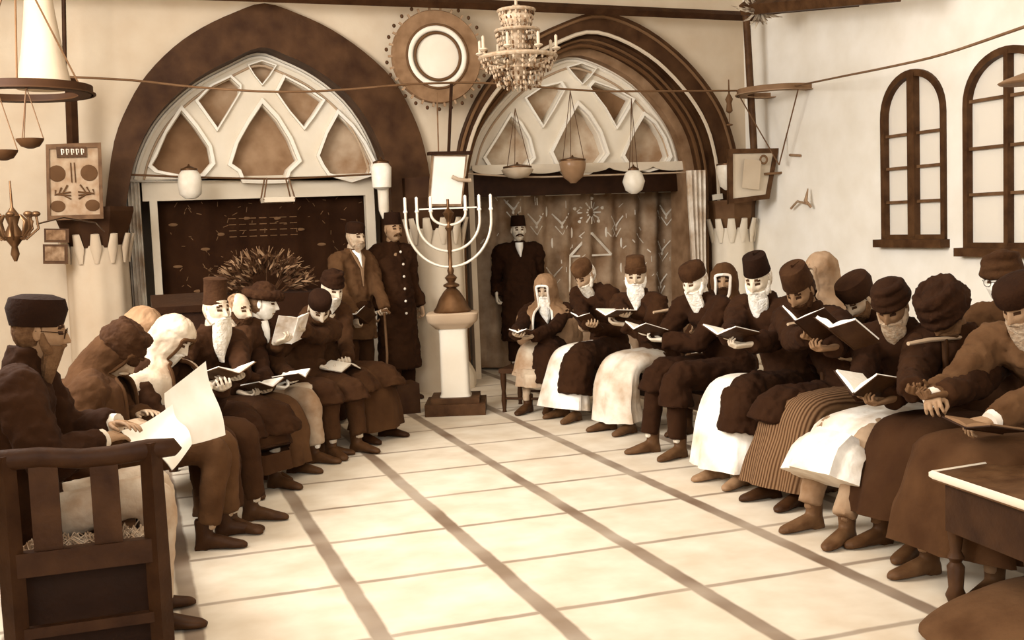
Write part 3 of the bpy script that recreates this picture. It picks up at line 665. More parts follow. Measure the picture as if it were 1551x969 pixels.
    for i in (0, 1):
        sy = math.radians((10 if i == 0 else -10) + fyaw); link('shoe', remesh(shoe_mesh(An[i], sy, boot), .008, 2), mat(shoes, .5, .2, 12, .2, 40), root)
    # ---- headgear, hair, beard
    def onhead(name, mb, m_, rm=None):
        me = fixn(mb.mesh()) if rm is None else remesh(mb, *rm); me.transform(HT @ (Matrix.Diagonal((1.03, .91, 1.05, 1)) if name in ('hat', 'tassel') else Matrix.Identity(4))); return link(name, me, m_, root)
    if hair is not None: h = MB(); h.ell((-.018, 0, .012), .094, .0815, .108); onhead('hair', h, mat(hair, .8, .3, 40, .5, 90))
    if hat: onhead('hat', hat_mesh(hat, hats), mat(hatv * .72, .9, .22, 12, .5, 60), None if hat not in ('fur', 'bigturban', 'turban') else (.008, 1, .02 if hat in ('fur', 'bigturban') else .006, .03))
    if hat == 'fez':
        tm = MB(); tm.tube([(-.01, 0, .16), (-.06, .02, .158), (-.095, .03, .13), (-.1, .03, .07)], [.003, .003, .004, .009], 6); onhead('tassel', tm, mat(hatv * .7, .9))
    if beard: onhead('beard', beard_mesh(beard, .058 if beard < .12 else .066, True, pid_hash(pid)), mat(beardv, .9, .12, 30, .8, 70))
    if stache is not None: h = MB(); moustache(h); onhead('moustache', h, mat(stache, .9))
    if shawl is not None:
        sm_, ed_ = shawl_mesh(Rh, Hh, neck, shawl_drop, hood_open); link('shawl', sm_, cloth(shawl), root); link('shawl_border', ed_, cloth(border), root)
    if glasses:
        g = MB()
        for s in (-1, 1):
            g.torus((.098, s * .032, .006), .019, .0018, Matrix.Rotation(PI / 2, 3, 'Y'), 20, 6); g.tube([(.095, s * .05, .01), (.05, s * .079, .01), (-.01, s * .082, .006)], .0018, 5)
        g.tube([(.1, -.014, .01), (.104, 0, .013), (.1, .014, .01)], .0018, 5); onhead('spectacles', g, mat(.12, .3, metal=.6))
    if shirt is not None:
        s_ = MB(); ch = (mid + neck) * .5 + V(.13 * bulk, 0, .03); top = neck + V(.075, 0, .03)
        s_.loft([(top + V(-.03, 0, .01), Y_, X_, .05, .055), (top.lerp(ch, .4) + V(-.02, 0, 0), Y_, X_, .04, .05), (ch + V(-.035, 0, -.03), Y_, X_, .006, .05)], 12); link('shirt', s_, mat(shirt, .8), root)
        if lapel:
            lp = MB()
            for s in (-1, 1): lp.tube([top + V(-.03, s * .05, .02), top.lerp(ch, .5) + V(.01, s * .045, 0), ch + V(.012, s * .008, -.04), ch + V(.02, 0, -.2)], [.012, .022, .014, .006], 8, flat=.4, up=Y_)
            link('lapel', lp, cloth(coat * 1.3), root)
    for j in range(buttons):
        g = MB(); z = neck.z - .04 - j * .115; xx = .118 + (.02 if j == 0 else .035) * min(1, j); g.ell((Hd.x * .4 + xx + .012 * j * .3, .0, z), .012, .013, .013, n=8, m=6); link('button', g, mat(.8, .3), root)
    if cuffs is not None:
        for i in (0, 1):
            g = MB(); d = (Wr[i] - El[i]).normalized(); g.tube([Wr[i] - d * .03, Wr[i] + d * .025], [.05, .04], 12); link('cuff', g, mat(cuffs, .8), root)
    PEOPLE[pid] = dict(root=root, hands=[hx + Rw @ q for q in hands], f=f, Rw=Rw, wr=[hx + Rw @ q for q in Wr], knee=[hx + Rw @ q for q in K])
    return root
def pid_hash(p): return sum(ord(ch) for ch in p) % 17
def book(c, th, label, tilt=35, w=.13, hgt=.2, openang=22, page=.93, cover=.15, roll=0, thick=.014, group=None, page_l=None):
    """open book: c = spine centre, th = direction the reader faces, tilt = how far the top is raised"""
    group = group or 'books held by the men'
    root = empty('book', c, 0, label=label, cat='book', group=group)
    R_ = Matrix.Rotation(math.radians(th), 3, 'Z') @ Matrix.Rotation(math.radians(roll), 3, 'X') @ Matrix.Rotation(math.radians(-tilt), 3, 'Y')
    cv = MB(); 
    for s in (-1, 1):
        Q = R_ @ Matrix.Rotation(s * math.radians(openang), 3, 'X')
        cv.box(Q @ V(0, s * (w / 2 + .002), -thick * .5 - .003), (hgt + .012, w + .008, .005), Q)
        m = MB(); n = 8; vs = []; fs = []
        for i in range(n + 1):
            t = i / n; y = s * w * t; bul = thick * (.55 + .9 * math.sin(PI * min(1, t * 1.15 + .08)) * .5)
            for x in (-hgt / 2, hgt / 2):
                vs.append(Q @ V(x, y, -thick * .5)); vs.append(Q @ V(x, y, -thick * .5 + bul))
        for i in range(n):
            a = i * 4; b = a + 4; fs += [(a, b, b + 1, a + 1), (a + 2, a + 3, b + 3, b + 2), (a + 1, b + 1, b + 3, a + 3), (a, a + 2, b + 2, b)]
        fs += [(0, 1, 3, 2), (n * 4, n * 4 + 2, n * 4 + 3, n * 4 + 1)]
        m.add(vs, fs); link('pages', m, mat(page, .8, .03, 30), root)
    cv.tube([R_ @ V(-hgt / 2 - .006, 0, -thick * .5 - .004), R_ @ V(hgt / 2 + .006, 0, -thick * .5 - .004)], .006, 8); link('cover', cv, wood(cover), root, False)
    return root
def held(pid, label, **k):
    P = PEOPLE[pid]; h = (P['hands'][0] + P['hands'][1]) * .5; th = math.degrees(math.atan2(P['f'].y, P['f'].x)); off = k.pop('off', (.03, 0, .035))
    o = h + P['Rw'] @ V(off); th += k.pop('dth', 0); return book(o, th, label, **k)
# ---------------------------------------------------------------- the left row, from the camera inwards
person('A', (-0.35, 4.9, 1.25), -2, 'bearded man in dark flat cap and spectacles behind the slatted bench end', hip=(-.5, 4.88), pitch=12, hat='softcap', hatv=.07, hats=1.1, collar=.045, beard=.12, beardv=.3, skin=.46, coat=.14, legs=.66, shoes=.15,
       hands=[('w',) + (-0.05, 5.05, 0.82), ('w',) + (-0.1, 4.75, 0.82)], handpose='flat', palms_up=False, glasses=True, hair=.25, bulk=1.28, kn=(.56, .56), foot=(-.06, -.02), knee_z=.58, spread=.12, vox=.012, cuffs=.75)
person('B', (-0.07, 6.05, 1.03), -8, 'stooping figure wrapped in a large dark round turban and mantle reading over the newspaper', hip=(-.3, 6.1), pitch=48, hat='bigturban', hatv=.2, hats=1.0, skin=.6, coat=.25, legs=.3, shoes=.14, stache=.6,
       hands=[('w',) + (0.06, 5.95, 0.73), ('w',) + (-0.01, 5.75, 0.71)], palms_up=False, handpose='flat', kn=(.72, .7), foot=(.0, -.06), border=.3, bulk=1.25, knee_z=.53, shawl=.25, shawl_drop=.4, hood_open=1.0)
person('C', (0.07, 6.9, 1.08), -30, 'figure under a loose mid-brown head shawl seated behind the round turban', pitch=20, hat=None, border=.4, shawl=.42, skin=.45, coat=.3, legs=.2, hood_open=.45, shawl_drop=.5)
person('D', (0.22, 6.5, 1.05), -35, 'bowed reader in a pale head cloth and dark waistcoat just behind the newspaper', pitch=38, hat=None, border=.3, shawl=.62, hood_open=.7, skin=.75, coat=.16, beard=.1, beardv=.85, legs=.2, tilt=-8, shawl_drop=.4)
person('E', (0.52, 7.4, 1.14), -58, 'man in tall brimless hat with long white beard facing the camera', pitch=6, hat='tall', hats=.92, hatv=.2, knee_z=.46, beard=.24, beardv=.82, skin=.7, coat=.17, robe=.2, legs=None, hemz=.15,
       flaps=(1.3, 1.3), hands=[('w',) + (0.6, 7.0, 0.74), ('w',) + (0.45, 6.95, 0.72)])
person('F', (0.71, 7.95, 1.09), -50, 'balding man with a short dark beard between the tall hat and the wide fur hat', pitch=5, hat=None, beard=.06, beardv=.15, skin=.66, coat=.14, legs=None, robe=.3, robe_w=.18, hip=(.5, 7.95), knee_z=.46, shirt=.9, hair=.4, hands=[('w',) + (0.82, 7.5, 0.58), ('w',) + (0.7, 7.4, 0.57)], kn=(.6, .6))
person('G', (0.88, 8.0, 1.13), -30, 'clean-shaven pale man in a wide dark fur-edged hat looking right', pitch=10, hyaw=10, hat='fur', hatv=.16, hats=1.12, skin=.86, coat=.19, legs=.58, knee_z=.46, shoes=.2, shirt=.85, hair=.3,
       hands=[('w',) + (1.03, 7.75, 0.6), ('w',) + (0.94, 7.65, 0.57)], flaps=(0, 0), hip=(.8, 8.15))
person('H', (1.32, 8.3, 1.05), -62, 'man in a dark cap bowed over the book he holds up to his face', pitch=40, hyaw=-20, hat='cap', hatv=.1, beard=.05, beardv=.2, skin=.72, coat=.2, legs=.24, flaps=(1.2, 1.2), shoes=.2, hands=[('w',) + (1.11, 7.95, 0.93), ('w',) + (1.01, 7.9, 0.87)], knee_z=.46, bulk=.97, hip=(1.18, 8.42))
person('I', (1.5, 8.75, 1.17), -52, 'man in dark turban and ankle length brown robe ending the left row', pitch=24, hyaw=-15, hat='turban', hatv=.12, beard=.1, beardv=.8, skin=.72, coat=.22, robe=.26, robe_w=.26, legs=None, hemz=.1, shoes=.12,
       hands=[('w',) + (1.52, 8.4, 0.62), ('w',) + (1.39, 8.35, 0.58)], flaps=(1.2, 1.2), spread=.13, knee_z=.47)
person('J', (1.99, 10.2, 1.56), -62, 'standing man in cap and open jacket leaning on a cane', stand=True, lean=.06, pitch=8, hat='cap', hatv=.12, beard=.05, beardv=.6, skin=.62, coat=.33, coatlen=.62, legs=.2, shirt=.92, lapel=True,
       hands=[('w',) + (2.17, 9.95, 0.86), ('w',) + (1.89, 9.85, 0.8)], handpose='hold')
person('K', (2.39, 10.4, 1.61), -72, 'standing man in a dark fez and long buttoned uniform coat left of the candlestick', stand=True, lean=.0, hat='fez', hatv=.08, hats=1.04, stache=.2, skin=.5, coat=.15, coatlen=.3, legs=.12, shoes=.1, buttons=6, hands=[None, None])
person('L', (4.06, 11.6, 1.55), -100, 'standing man in a fez with a moustache and dark overcoat right of the candlestick', stand=True, lean=.0, hat='fez', hatv=.07, hats=1.04, stache=.12, skin=.78, coat=.11, coatlen=.35, legs=.09, shoes=.1, shirt=.95, bulk=1.08)
# ---------------------------------------------------------------- the right row, from the far end outwards
person('M', (3.45, 9.2, 1.04), 232, 'shawled man with white beard on the small chair right of the candlestick', pitch=14, hat=None, shawl=.42, border=.88, shawl_drop=.5, hood_open=.5, beard=.2, beardv=.9, skin=.62, coat=.13, robe=.6, robe_w=.18, legs=None, hemz=.25, flaps=(1.6, 0),
       hands=[('w',) + (3.12, 8.85, 0.66), ('w',) + (3.04, 8.8, 0.69)], kn=(.42, .42), spread=.09)
person('N', (3.6, 8.65, 1.17), 205, 'bowed man in brown cap, pale robe and dark coat beside the shawled man', pitch=38, hat='cap', hatv=.3, beard=.18, beardv=.8, skin=.55, coat=.15, robe=.82, robe_w=.24, legs=None, flaps=(1.7, 0), hair=.9, hip=(3.85, 8.75),
       hands=[('w',) + (3.5, 8.46, 0.73), ('w',) + (3.45, 8.2, 0.79)], shoes=.25, boot=False, kn=(.5, .5), foot=(.1, .0))
person('O', (3.75, 7.98, 1.17), 198, 'man in banded brown cap and white beard looking at the camera over pale robe', pitch=8, hyaw=42, hat='fezband', hatv=.27, beard=.17, beardv=.92, skin=.66, coat=.17, robe=.72, robe_w=.22, legs=None, flaps=(0, 0), bulk=1.1, hip=(3.95, 7.95),
       hands=[('w',) + (3.45, 7.75, 0.84), ('w',) + (3.5, 7.68, 0.9)], shoes=.25, boot=False, shawl=None)
person('P', (3.75, 7.02, 1.17), 190, 'heavy white bearded man in low cap, dark coat and dark trousers', pitch=26, hyaw=12, hat='cap', hatv=.2, hats=1.05, beard=.2, beardv=.93, skin=.8, coat=.13, legs=.14, shoes=.26, flaps=(1.45, 1.3), bulk=1.15, hip=(3.98, 6.95), hair=.85,
       hands=[('w',) + (3.45, 7.08, 0.77), ('w',) + (3.42, 7.17, 0.81)], kn=(.56, .52), foot=(.03, .1), knee_z=.56, spread=.13)
person('Q', (4.25, 7.49, 1.13), 205, 'small dark-bearded face in a tight pale-edged hood behind the row', pitch=6, hyaw=30, hat=None, shawl=.3, border=.85, hood_open=.55, skin=.5, beard=.05, beardv=.15, coat=.2, legs=.2)
person('R', (3.72, 6.13, 1.21), 196, 'man in black fez with white beard and dark coat over white robe', pitch=24, hyaw=18, hat='fez', hatv=.07, hats=1.02, beard=.2, beardv=.93, skin=.72, coat=.14, robe=.9, robe_w=.25, legs=None, flaps=(1.5, 0), bulk=1.12, hip=(3.95, 6.1), hair=.8,
       hands=[('w',) + (3.35, 5.76, 0.85), ('w',) + (3.35, 5.86, 0.89)], shoes=.42, boot=False, kn=(.56, .52), knee_z=.56, foot=(.06, .06), cuffs=None)
person('S', (3.72, 5.67, 1.16), 192, 'man in brown fez and finely striped robe reading a raised book', pitch=34, hyaw=14, hat='fez', hatv=.2, hats=1.1, beard=.06, beardv=.15, skin=.42, coat=.14, robe=.24, stripes=16, robe_w=.27, legs=None, flaps=(0, 1.2), bulk=1.1, hip=(3.98, 5.5), hair=.12,
       hands=[('w',) + (3.4, 4.99, 0.9), ('w',) + (3.45, 5.19, 0.94)], shoes=.14, kn=(.52, .5), hemz=.09, foot=(.1, .1))
person('T', (4.3, 6.31, 1.22), 195, 'figure under a smooth light brown hood behind the brown fez', pitch=10, hat=None, shawl=.5, border=.5, hood_open=.4, skin=.6, coat=.2, legs=.2)
person('U', (4.1, 5.64, 1.09), 190, 'bowed man in dark cap mostly hidden behind the raised book', pitch=42, hat='softcap', hatv=.14, hats=1.12, skin=.62, coat=.13, legs=.15, hair=.2, beard=.06, beardv=.3)
person('V', (3.75, 4.87, 1.11), 196, 'grey bearded man in dark turban and white skirt with bare calves', pitch=34, hyaw=14, hat='turban', hatv=.13, hats=1.08, beard=.13, beardv=.6, skin=.38, coat=.13, robe=.8, robe_w=.2, legs=.5, flaps=(0, 0), bulk=1.08, hip=(3.98, 4.92),
       hands=[('w',) + (3.35, 4.47, 0.69), ('w',) + (3.38, 4.61, 0.7)], shoes=.27, kn=(.62, .6), knee_z=.5, foot=(.22, .16), hemz=.3, spread=.13)
person('W', (3.85, 4.59, 1.08), 192, 'broad stooping man in a huge rough dark turban, face hidden', pitch=44, hat='bigturban', hatv=.13, hats=1.2, skin=.3, coat=.16, robe=.2, robe_w=.27, legs=None, bulk=1.22, hip=(4.05, 4.5), flaps=(0, 0), hemz=.16, shoes=.2,
       hands=[('w',) + (3.3, 4.05, 0.78), ('w',) + (3.3, 4.14, 0.79)], kn=(.62, .6), knee_z=.55, handpose='fist', beard=.08, beardv=.3, foot=(.1, .1))
person('X', (4.3, 4.7, 1.22), 196, 'pale-faced man in a folded turban and dark spectacles behind the nearest reader', pitch=8, hyaw=8, hat='turban', hatv=.22, hats=1.15, skin=.88, coat=.3, legs=.2, glasses=True)
person('Y', (3.8, 4.03, 1.16), 190, 'nearest man of the right row in brown coat with crossed forearms', pitch=30, hat='cap', hatv=.12, hats=1.2, beard=.2, beardv=.6, skin=.5, coat=.36, robe=.27, robe_w=.33, legs=None, flaps=(0, 0), bulk=1.25, hip=(4.15, 3.98), hemz=.17, shoes=.25,
       hands=[('w',) + (3.3, 3.75, 0.71), ('w',) + (3.3, 4.02, 0.76)], palms_up=False, handpose='hold', kn=(.86, .84), knee_z=.56, foot=(.06, .06), spread=.17, cuffs=.85)
# ================================================================ SEATS
def bench(p0, p1, depth, ztop, lab, v, arms=(), back=None, legs_n=3):
    """p0-p1: front edge; the seat reaches `depth` to the left of the direction p0 -> p1"""
    p0 = V(p0[0], p0[1], 0); p1 = V(p1[0], p1[1], 0); d = (p1 - p0); L_ = d.length; a = math.atan2(d.y, d.x)
    r = empty('bench', p0, a, label=lab, cat='bench'); W_ = wood(v)
    m = MB(); m.box((L_ / 2, depth / 2, ztop - .02), (L_, depth, .04)); m.box((L_ / 2, .03, ztop - .08), (L_ - .1, .03, .08)); link('seat', m, W_, r, False)
    for i in range(legs_n):
        for y in (.05, depth - .05):
            m = MB(); x = .06 + (L_ - .12) * i / (legs_n - 1); m.lathe([(.03, 0), (.035, .02), (.022, .06), (.03, .16), (.024, .2), (.034, .28), (.034, ztop - .04)], (x, y, 0), 10); link('leg', m, W_, r)
    if back:
        m = MB(); m.box((L_ / 2, depth + .02, back - .05), (L_, .03, .1)); link('back_rail', m, W_, r, False)
        for i in range(legs_n + 2): m = MB(); m.box((.05 + (L_ - .1) * i / (legs_n + 1), depth + .02, (ztop + back) / 2), (.05, .025, back - ztop)); link('back_slat', m, W_, r, False)
    for x, z in arms:
        m = MB(); m.tube([(x, -.12, z - .01), (x, 0, z), (x, .22, z)], [.01, .012, .01], 8, flat=1.3); link('arm_rail', m, plaster(.6), r)
        m = MB(); m.tube([(x, .12, ztop), (x, .1, z)], .016, 8); link('arm_post', m, W_, r)
    return r
bench((3.62, 9.1), (3.72, 6.55), .62, .38, 'long dark bench under the men in pale robes in the right row', .15, arms=((1.78, .95),), legs_n=4)
bench((3.72, 6.5), (3.72, 4.3), .62, .38, 'dark bench under the striped robe and the turbaned men of the right row', .15, arms=((.88, .98), (1.94, .96)), legs_n=4)
bench((-.12, 6.9), (-.12, 5.35), -.6, .38, 'dark bench under the newspaper readers on the left', .14, legs_n=3)
bench((1.65, 9.05), (.3, 6.95), -.6, .38, 'dark bench under the men in tall hat, fur hat and long robe', .14, legs_n=4)
# near left bench: its slatted end faces the camera
sb = empty('slatted_bench', (-.7, 4.5, 0), label='dark slatted bench end with curled arm rail nearest the camera at left', cat='bench')
DW = wood(.12); YE = 4.42
def bx(name, px0, py0, px1, py1): pass
arm = [(-0.61, 4.42, 0.85), (-0.48, 4.42, 0.85), (-0.35, 4.42, 0.85), (-0.21, 4.42, 0.83), (-0.1, 4.42, 0.83), (0.03, 4.42, 0.84), (0.12, 4.42, 0.84), (0.14, 4.42, 0.82)]
m = MB(); m.tube([(a[0], a[1], a[2] - .028) for a in arm], [.04, .04, .038, .038, .038, .04, .036, .02], 12, flat=.75, up=(0, 0, 1)); link('arm_rail', at0(fixn(m.mesh()), sb), DW, sb)
pf, pk = (0.04, 4.42, 0.61), (-0.47, 4.42, 0.67)
for p, nm in ((pf, 'front_post'), (pk, 'rear_post')):
    m = MB(); m.tube([(p[0], YE, 0), (p[0], YE, .3), (p[0], YE, .84)], [.042, .045, .04], 4, up=(1, 0, 1)); link(nm, at0(m.mesh(), sb), DW, sb, False)
m = MB(); m.box(((pf[0] + pk[0]) / 2, YE, (-0.28, 4.42, 0.43)[2]), (pf[0] - pk[0], .05, .09)); link('end_rail', at0(m.mesh(), sb), DW, sb, False)
m = MB(); m.box(((pf[0] + pk[0]) / 2, YE, (-0.3, 4.42, 0.17)[2]), (pf[0] - pk[0], .035, .04)); link('stretcher', at0(m.mesh(), sb), DW, sb, False)
for px in ((-0.34, 4.42, 0.65), (-0.13, 4.42, 0.63)):
    m = MB(); z0, z1 = (-0.28, 4.42, 0.43)[2], (-0.26, 4.42, 0.82)[2]; m.box((px[0], YE, (z0 + z1) / 2), (.1, .022, z1 - z0)); link('slat', at0(m.mesh(), sb), wood(.14), sb, False)
m = MB(); m.box(((pf[0] + pk[0]) / 2 - .05, 4.98, .40), (pf[0] - pk[0] - .05, 1.05, .06)); link('seat', at0(m.mesh(), sb), wood(.2), sb, False)
m = MB(); m.box(((pf[0] + pk[0]) / 2, 4.56, .2), (pf[0] - pk[0] - .04, .03, .36)); link('under_seat_dark', at0(m.mesh(), sb), wood(.06), sb, False)  # near-black sheet added to give the darkness under the seat
st = MB(); rr = random.Random(2)
for i in range(260):
    x = rr.uniform(pk[0] + .05, pf[0] - .05); y = 4.5 + abs(rr.gauss(0, .08)); a = rr.uniform(0, PI); l = rr.uniform(.04, .12)
    st.tube([(x, y, .435), (x + l * .5 * math.cos(a), y + .3 * l * math.sin(a), .45 + rr.random() * .035), (x + l * math.cos(a), y + .6 * l * math.sin(a), .44)], .003, 4)
tag(link('straw', at0(fixn(st.mesh()), sb), mat(.55, .8, .2, 20), sb), kind='stuff')
for x in (pf[0] - .05, pk[0]): link('leg', at0(fixn(MB().tube([(x, 5.45, 0), (x, 5.45, .4)], .03, 4).mesh()), sb), DW, sb, False)
# small chair of the shawled man
q = (2.966, 8.774); ch = empty('side_chair', (3.3, 9.2, 0), math.radians(232), label='small dark chair carrying the shawled man beside the candlestick', cat='chair')
m = MB(); m.loft([((.0, 0, .34), X_, Y_, .27, .24), ((.0, 0, .37), X_, Y_, .28, .25)], 4); m = MB(); m.box((0.03, 0, .36), (.46, .44, .04)); link('seat', m, wood(.14), ch, False)
for x, y in ((.23, .19), (.23, -.19), (-.2, .19), (-.2, -.19)):
    m = MB(); m.lathe([(.02, 0), (.016, .02), (.024, .1), (.018, .18), (.026, .26), (.026, .35)], (x, y, 0), 10); link('leg', m, wood(.14), ch)
m = MB(); m.tube([(.23, -.19, .12), (.23, .19, .12)], .012, 6); m.tube([(-.2, -.19, .12), (-.2, .19, .12)], .012, 6); link('stretcher', m, wood(.14), ch)
# near right: table end with a turned leg, and draped cloth on the floor
tb = empty('side_table', (3.5, 3.45, 0), label='dark table with a pale edge and turned leg at the lower right', cat='table')
zt_ = .56; tl = (2.985, 3.642, 0.56); m = MB()
cor = [(tl[0], tl[1]), (2.942, 3.111, 0.56)[:2], (4.3, 2.9), (4.3, 3.75)]
cx = sum(c_[0] for c_ in cor) / 4; cy = sum(c_[1] for c_ in cor) / 4
vs = [(x, y, z) for z in (zt_ - .035, zt_) for x, y in cor]; m.add(vs, [(3, 2, 1, 0), (4, 5, 6, 7)] + [(i, (i + 1) % 4, 4 + (i + 1) % 4, 4 + i) for i in range(4)]); link('top', at0(fixn(m.mesh()), tb), wood(.24), tb, False)
m = MB(); m.tube([(c_[0], c_[1], zt_ - .012) for c_ in (cor[3], cor[0], cor[1], cor[2])], .017, 6); link('pale_edge', at0(fixn(m.mesh()), tb), plaster(.8), tb)  # pale strip along the outer edge of the table top
m = MB(); ins = [(cx + (x - cx) * .93, cy + (y - cy) * .93) for x, y in cor]; vs = [(x, y, z) for z in (.32, zt_ - .03) for x, y in ins]
m.add(vs, [(3, 2, 1, 0), (4, 5, 6, 7)] + [(i, (i + 1) % 4, 4 + (i + 1) % 4, 4 + i) for i in range(4)]); link('apron', at0(fixn(m.mesh()), tb), wood(.12), tb, False)
lg = (3.113, 3.66)
for x, y in (lg, (ins[1][0] + .05, ins[1][1] + .04), (4.1, 3.6)):
    m = MB(); m.lathe([(.03, 0), (.042, .03), (.03, .06), (.036, .15), (.022, .17), (.034, .19), (.022, .215), (.034, .3), (.038, .36), (.026, .42), (.034, .44), (.022, .47), (.03, .53)], (x, y, 0), 14); link('leg', at0(fixn(m.mesh()), tb), wood(.17), tb)
m = MB(); c0 = (3.055, 3.333); n = 30
vs = []; fs = []
for j in range(9):
    t = j / 8
    for i in range(n):
        a = 2 * PI * i / n; r_ = (.52 - .42 * t ** 1.3) * (1 + .07 * math.sin(a * 5 + t * 3)); vs.append((c0[0] + .18 + r_ * math.cos(a) * 1.1, c0[1] - .1 + r_ * math.sin(a) * .8, .16 * math.sin(t * PI / 2) + .01))
for j in range(8):
    for i in range(n): a, b = j * n + i, j * n + (i + 1) % n; fs.append((a, b, b + n, a + n))
fs.append(tuple(range(8 * n, 9 * n))); fs.append(tuple(range(n - 1, -1, -1))); m.add(vs, fs)
tag(link('folded_cloak', modified(fixn(m.mesh()), lambda t: t.modifiers.new('s', 'SUBSURF')), cloth(.34)), 'brown cloak heaped on the floor in the lower right corner', 'cloak')

# ================================================================ BOOKS AND PAPER
held('E', 'open white book on the lap of the man in the tall hat', tilt=15, cover=.3, page=.95, w=.14)
held('F', 'open pale book held low by the balding man', tilt=10, w=.12, cover=.2)
held('G', 'open pale book on the knees of the man in the wide fur hat', tilt=8, w=.12)
held('H', 'open white book raised close to the bowed man in the dark cap', tilt=62, w=.13, hgt=.2, cover=.82)
held('I', 'open dark-covered book low in the lap of the long-robed man', tilt=-5, openang=-24, w=.12, page=.8)
b_ = (1.94, 9.82, 0.84); book(b_, -120, 'pale open book held up by the standing man with the cane', tilt=30, w=.1, hgt=.2, roll=25)
held('M', 'small white book held by the shawled man beside the candlestick', tilt=12, w=.08, hgt=.13)
held('O', 'open pale book low in the lap of the man looking at the camera', tilt=5, w=.12)
held('P', 'open book on the knees of the heavy man in dark trousers', tilt=18, w=.13)
held('N', 'dark-covered book held up by the bowed man with the white brow band', tilt=40, w=.11, cover=.12)
held('R', 'open book with white page edges held over the white robe', tilt=14, w=.14)
held('S', 'large open dark-backed book raised by the man in the brown fez', tilt=38, w=.17, hgt=.24, openang=30, cover=.1, off=(.04, 0, .06))
book((3.42, 4.83, 0.98), 190, 'thick open book with fanned white pages held up behind the raised dark-backed book', tilt=35, w=.14, thick=.03)
held('V', 'open book with bright page across the knees of the grey bearded man', tilt=12, openang=40, w=.15, hgt=.2, thick=.02)
book((3.25, 3.65, 0.71), 185, 'dark slim book lying open by the hand of the nearest man on the right', tilt=12, w=.12, hgt=.2, openang=12, page=.4, cover=.1)
def sheet(name, cs, lab, cat, v=.93, bow=.03, n=10):
    a, b, c_, d = [V(q) for q in cs]; m = MB(); vs = []; nrm = (b - a).cross(d - a).normalized()
    for s in (0, 1):
        for j in range(n + 1):
            for i in range(n + 1):
                u, w_ = i / n, j / n; p = a.lerp(b, u).lerp(d.lerp(c_, u), w_); vs.append(p + nrm * (bow * math.sin(PI * u) + bow * .5 * math.sin(2 * PI * w_) + .004 * s))
    N_ = (n + 1) ** 2
    fs = [(j * (n + 1) + i, j * (n + 1) + i + 1, (j + 1) * (n + 1) + i + 1, (j + 1) * (n + 1) + i) for j in range(n) for i in range(n)]
    m.add(vs, fs + [tuple(N_ + k for k in f[::-1]) for f in fs]); ms = m.mesh(); return tag(link(name, ms, mat(v, .8, .03, 8)), lab, cat)
sheet('newspaper', [(0.13, 5.5, 0.88), (0.34, 5.75, 0.99), (0.41, 5.7, 0.62), (0.16, 5.35, 0.65)], 'large upright white newspaper sheet held open by the stooping reader', 'newspaper')
sheet('newspaper', [(-0.07, 5.2, 0.77), (0.16, 5.45, 0.83), (0.23, 5.3, 0.66), (0.13, 5.1, 0.59)], 'lower folded white newspaper leaf hanging over the capped man\'s lap', 'newspaper', .9, .04)

# ================================================================ CANDLESTICK, PEDESTAL AND TABLE WITH FOLIAGE
pc = (2.613, 9.298); pc = (pc[0] + .04, pc[1] + .1)
pd = empty('pedestal', (pc[0], pc[1], 0), -.33, label='pale square stone pedestal on a stepped dark base carrying the branched candlestick', cat='pedestal')
m = MB(); m.box((0, 0, .05), (.52, .5, .1)); m.box((0, 0, .12), (.42, .4, .05)); link('base', m, wood(.2), pd, False)
m = MB(); m.loft([((0, 0, .14), X_, Y_, .14, .14), ((0, 0, .17), X_, Y_, .125, .125), ((0, 0, .7), X_, Y_, .12, .12), ((0, 0, .74), X_, Y_, .13, .13)], 24, power=.35); link('shaft', m, plaster(.84), pd)
m = MB(); m.loft([((0, 0, .74), X_, Y_, .15, .14), ((0, 0, .78), X_, Y_, .19, .17), ((0, 0, .8), X_, Y_, .215, .19), ((0, 0, .865), X_, Y_, .225, .2), ((0, 0, .875), X_, Y_, .215, .19)], 28, power=.3); link('top_slab', m, plaster(.62), pd)
mn = empty('branched_candlestick', (pc[0], pc[1], .875), -.33, label='tall brass seven-branched candlestick with domed foot standing on the pale pedestal', cat='candlestick')
BR = mat(.3, .35, .2, 8, metal=.7); BRL = mat(.82, .35, .06, 8, metal=.25)
m = MB(); m.lathe([(.16, 0), (.165, .015), (.14, .05), (.11, .12), (.07, .18), (.04, .21), (.07, .225), (.07, .24), (.03, .26), (.055, .3), (.025, .33)], n=28); link('foot', m, BR, mn)
m = MB(); m.lathe([(.02, .32), (.03, .36), (.018, .4), (.016, .5), (.022, .54), (.018, .7), (.035, .73), (.015, .76), (.022, .8), (.05, .86), (.03, .88), (.012, .9), (.012, .98)], n=20); link('stem', m, BR, mn)
for k, R_ in enumerate((.37, .27, .15)):
    for s in (-1, 1):
        m = MB(); zc = .96 - .0 * k; zc = (.80, .80, .86)[k]; pts = []
        for i in range(13): a = PI / 2 * i / 12; pts.append((s * R_ * math.sin(a), 0, zc - R_ * math.cos(a) * (1.1, 1.0, .7)[k]))
        pts.append((s * R_, 0, .88)); m.tube(pts, .012, 8); link('branch', m, BRL, mn)
        m = MB(); m.lathe([(.014, .87), (.02, .88), (.012, .9), (.013, 1.0), (.003, 1.01)], (s * R_, 0, 0), 12); link('candle', m, mat(.9, .6), mn)
m = MB(); m.box((0, 0, .9), (.5, .012, .012)); link('crossbar', m, BRL, mn, False)
m = MB(); m.box((0, 0, .13), (.2, .3, .26)); tag(link('wooden_box', m, wood(.14), smooth=False, loc=(pc[0] - .4, pc[1] + .25, 0)), 'small dark box on the floor behind the left side of the pedestal', 'box')
